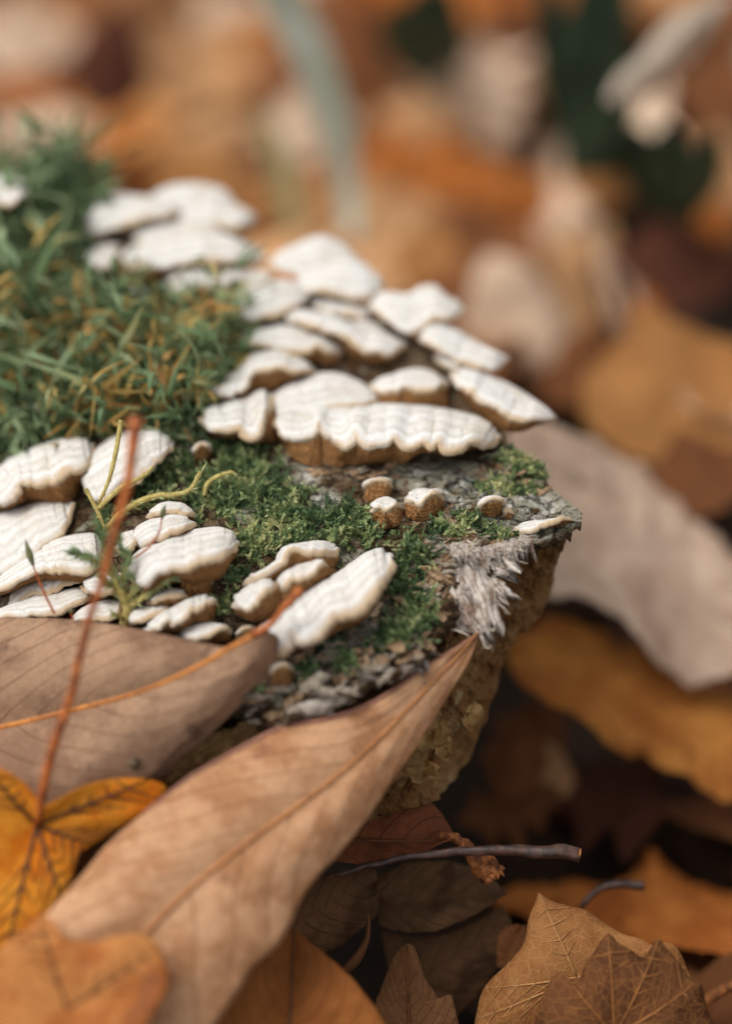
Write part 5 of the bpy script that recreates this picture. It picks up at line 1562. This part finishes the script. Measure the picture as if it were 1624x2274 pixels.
for i, (lab, kind, m, x, y, L, ang, face, h, asp) in enumerate(W):
    leaf_at(lab, 'fallen_leaf', kind, LM[m], x, y, L, ang, face, h + 0.7, i, asp=asp)

# everything else on the forest floor: one mass of leaves
rg = np.random.default_rng(99)
keys = ['tan', 'tan', 'pink', 'pink', 'orange', 'brown', 'tan', 'brown', 'tan', 'orange', 'tan', 'ochre']
matl = ['tan', 'pink', 'ochre', 'orange', 'brown', 'maroon', 'dark']
VV, FF, UU, MI, n0 = [], [], [], [], 0
allp = [p for k in PROTO.values() for p in k]
cnt = 0
while cnt < 1700:
    x, y = rg.uniform(-85, 85), rg.uniform(8, 130)
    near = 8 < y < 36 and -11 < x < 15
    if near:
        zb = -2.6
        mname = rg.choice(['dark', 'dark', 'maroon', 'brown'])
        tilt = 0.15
    else:
        zb = rg.uniform(-0.4, 0.8)
        mname = rg.choice(keys)
        tilt = 0.55
    V, F, uv = allp[rg.integers(len(allp))]
    L = rg.uniform(3, 5) if near else rg.uniform(5, 10)
    n_ = unit(np.array([rg.normal(0, tilt), rg.normal(0, tilt), 1.0]))
    a = rg.uniform(0, 2 * math.pi)
    ax = np.array([math.cos(a), math.sin(a), 0])
    ax = unit(ax - n_ * ax.dot(n_))
    sd_ = np.cross(ax, n_)
    q = V * L * np.array([1.15, 1, 1])
    VV.append(np.array([x, y, zb]) + q[:, :1] * sd_ + q[:, 1:2] * ax + q[:, 2:3] * n_)
    FF.append(F + n0)
    UU.append(uv)
    MI.append(np.full(len(F), matl.index(mname)))
    n0 += len(V)
    cnt += 1
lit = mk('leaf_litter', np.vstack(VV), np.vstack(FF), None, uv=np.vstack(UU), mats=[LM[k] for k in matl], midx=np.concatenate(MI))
tag(lit, 'brown and orange leaf litter covering the forest floor', 'leaf litter', kind='stuff')

# ------------------------------------------------------------------ blurred plants behind


def grass_blade(name, label, pts, w, mat, cat='grass'):
    c = curve(pts, 40)
    p = P(c[:, 0], c[:, 1], c[:, 2])
    t_ = unit(np.gradient(p, axis=0))
    sd_ = unit(np.cross(t_, FWD))
    wd_ = np.interp(np.linspace(0, 1, 40), np.linspace(0, 1, len(w)), w)[:, None]
    G = np.stack([p - sd_ * wd_, p - sd_ * wd_ * 0.5 + FWD * wd_ * 0.25, p + FWD * wd_ * 0.45, p + sd_ * wd_ * 0.5 + FWD * wd_ * 0.25, p + sd_ * wd_], 1)
    o = mk(name, G, grid_faces(40, 5), mat, origin=p[0])
    sm = o.modifiers.new('thickness', 'SOLIDIFY')
    sm.thickness = 0.03 * S
    return tag(o, label, cat)


grass_blade('grass_blade', 'broad grey green grass blade leaning from the top edge behind the fungi', [(782, 530, 45), (775, 440, 45), (755, 330, 44.5), (725, 220, 44), (690, 120, 43.5), (640, 20, 43), (600, -60, 42.5)], [0.12, 0.28, 0.38, 0.42, 0.4], BLADEM)
grass_blade('grass_blade', 'faint thin olive grass blade left of the broad one', [(655, 540, 46), (640, 430, 46), (610, 330, 46), (580, 250, 46)], [0.12, 0.25, 0.25, 0.1], plain('olive_blade', (150, 138, 96), (126, 118, 80), 1.5, 0.6, 0.01))
rp = np.random.default_rng(5)
for lab, bx, by, wx, hy, nb in (('dark green broad leaved plant in the shade at upper right', 1310, 390, 130, 440, 12),
                                ('low dark green plant in front of the right dark gap', 1500, 490, 90, 200, 8),
                                ('dark green plant in the top middle gap', 945, 200, 80, 240, 8)):
    leaves = [(bx + rp.uniform(-wx, wx), by - hy * rp.uniform(0.6, 1.1), bx + rp.uniform(-0.5, 0.5) * wx, by, rp.uniform(45, 75)) for k in range(nb)]
    g = on_ground(bx, by, 0.5)
    dg = float((g - CAM).dot(FWD))
    pl = thing('broad_leaved_plant', lab, 'plant', g, 'dark green plants behind the litter')
    for k, (x0, y0, x1, y1, w) in enumerate(leaves):
        dk = dg - 2.5 - k * 0.3
        n = 26
        f = np.linspace(0, 1, n)
        cx, cy = x1 + (x0 - x1) * f, y1 + (y0 - y1) * f
        p = P(cx, cy, dk - 2.5 * f)
        wd_ = (1.7 * w / PX * 10 * dk / 30 * 0.5 * np.sin(np.pi * np.clip(0.05 + f * 0.93, 0, 1)) ** 0.8)[:, None]
        G = np.stack([p - RGT * wd_, p - RGT * wd_ * 0.5 + FWD * wd_ * 0.2, p + FWD * wd_ * 0.3, p + RGT * wd_ * 0.5 + FWD * wd_ * 0.2, p + RGT * wd_], 1)
        o = mk('leaf', G, grid_faces(n, 5), DARKGREEN, pl)
        sm = o.modifiers.new('thickness', 'SOLIDIFY')
        sm.thickness = 0.03 * S
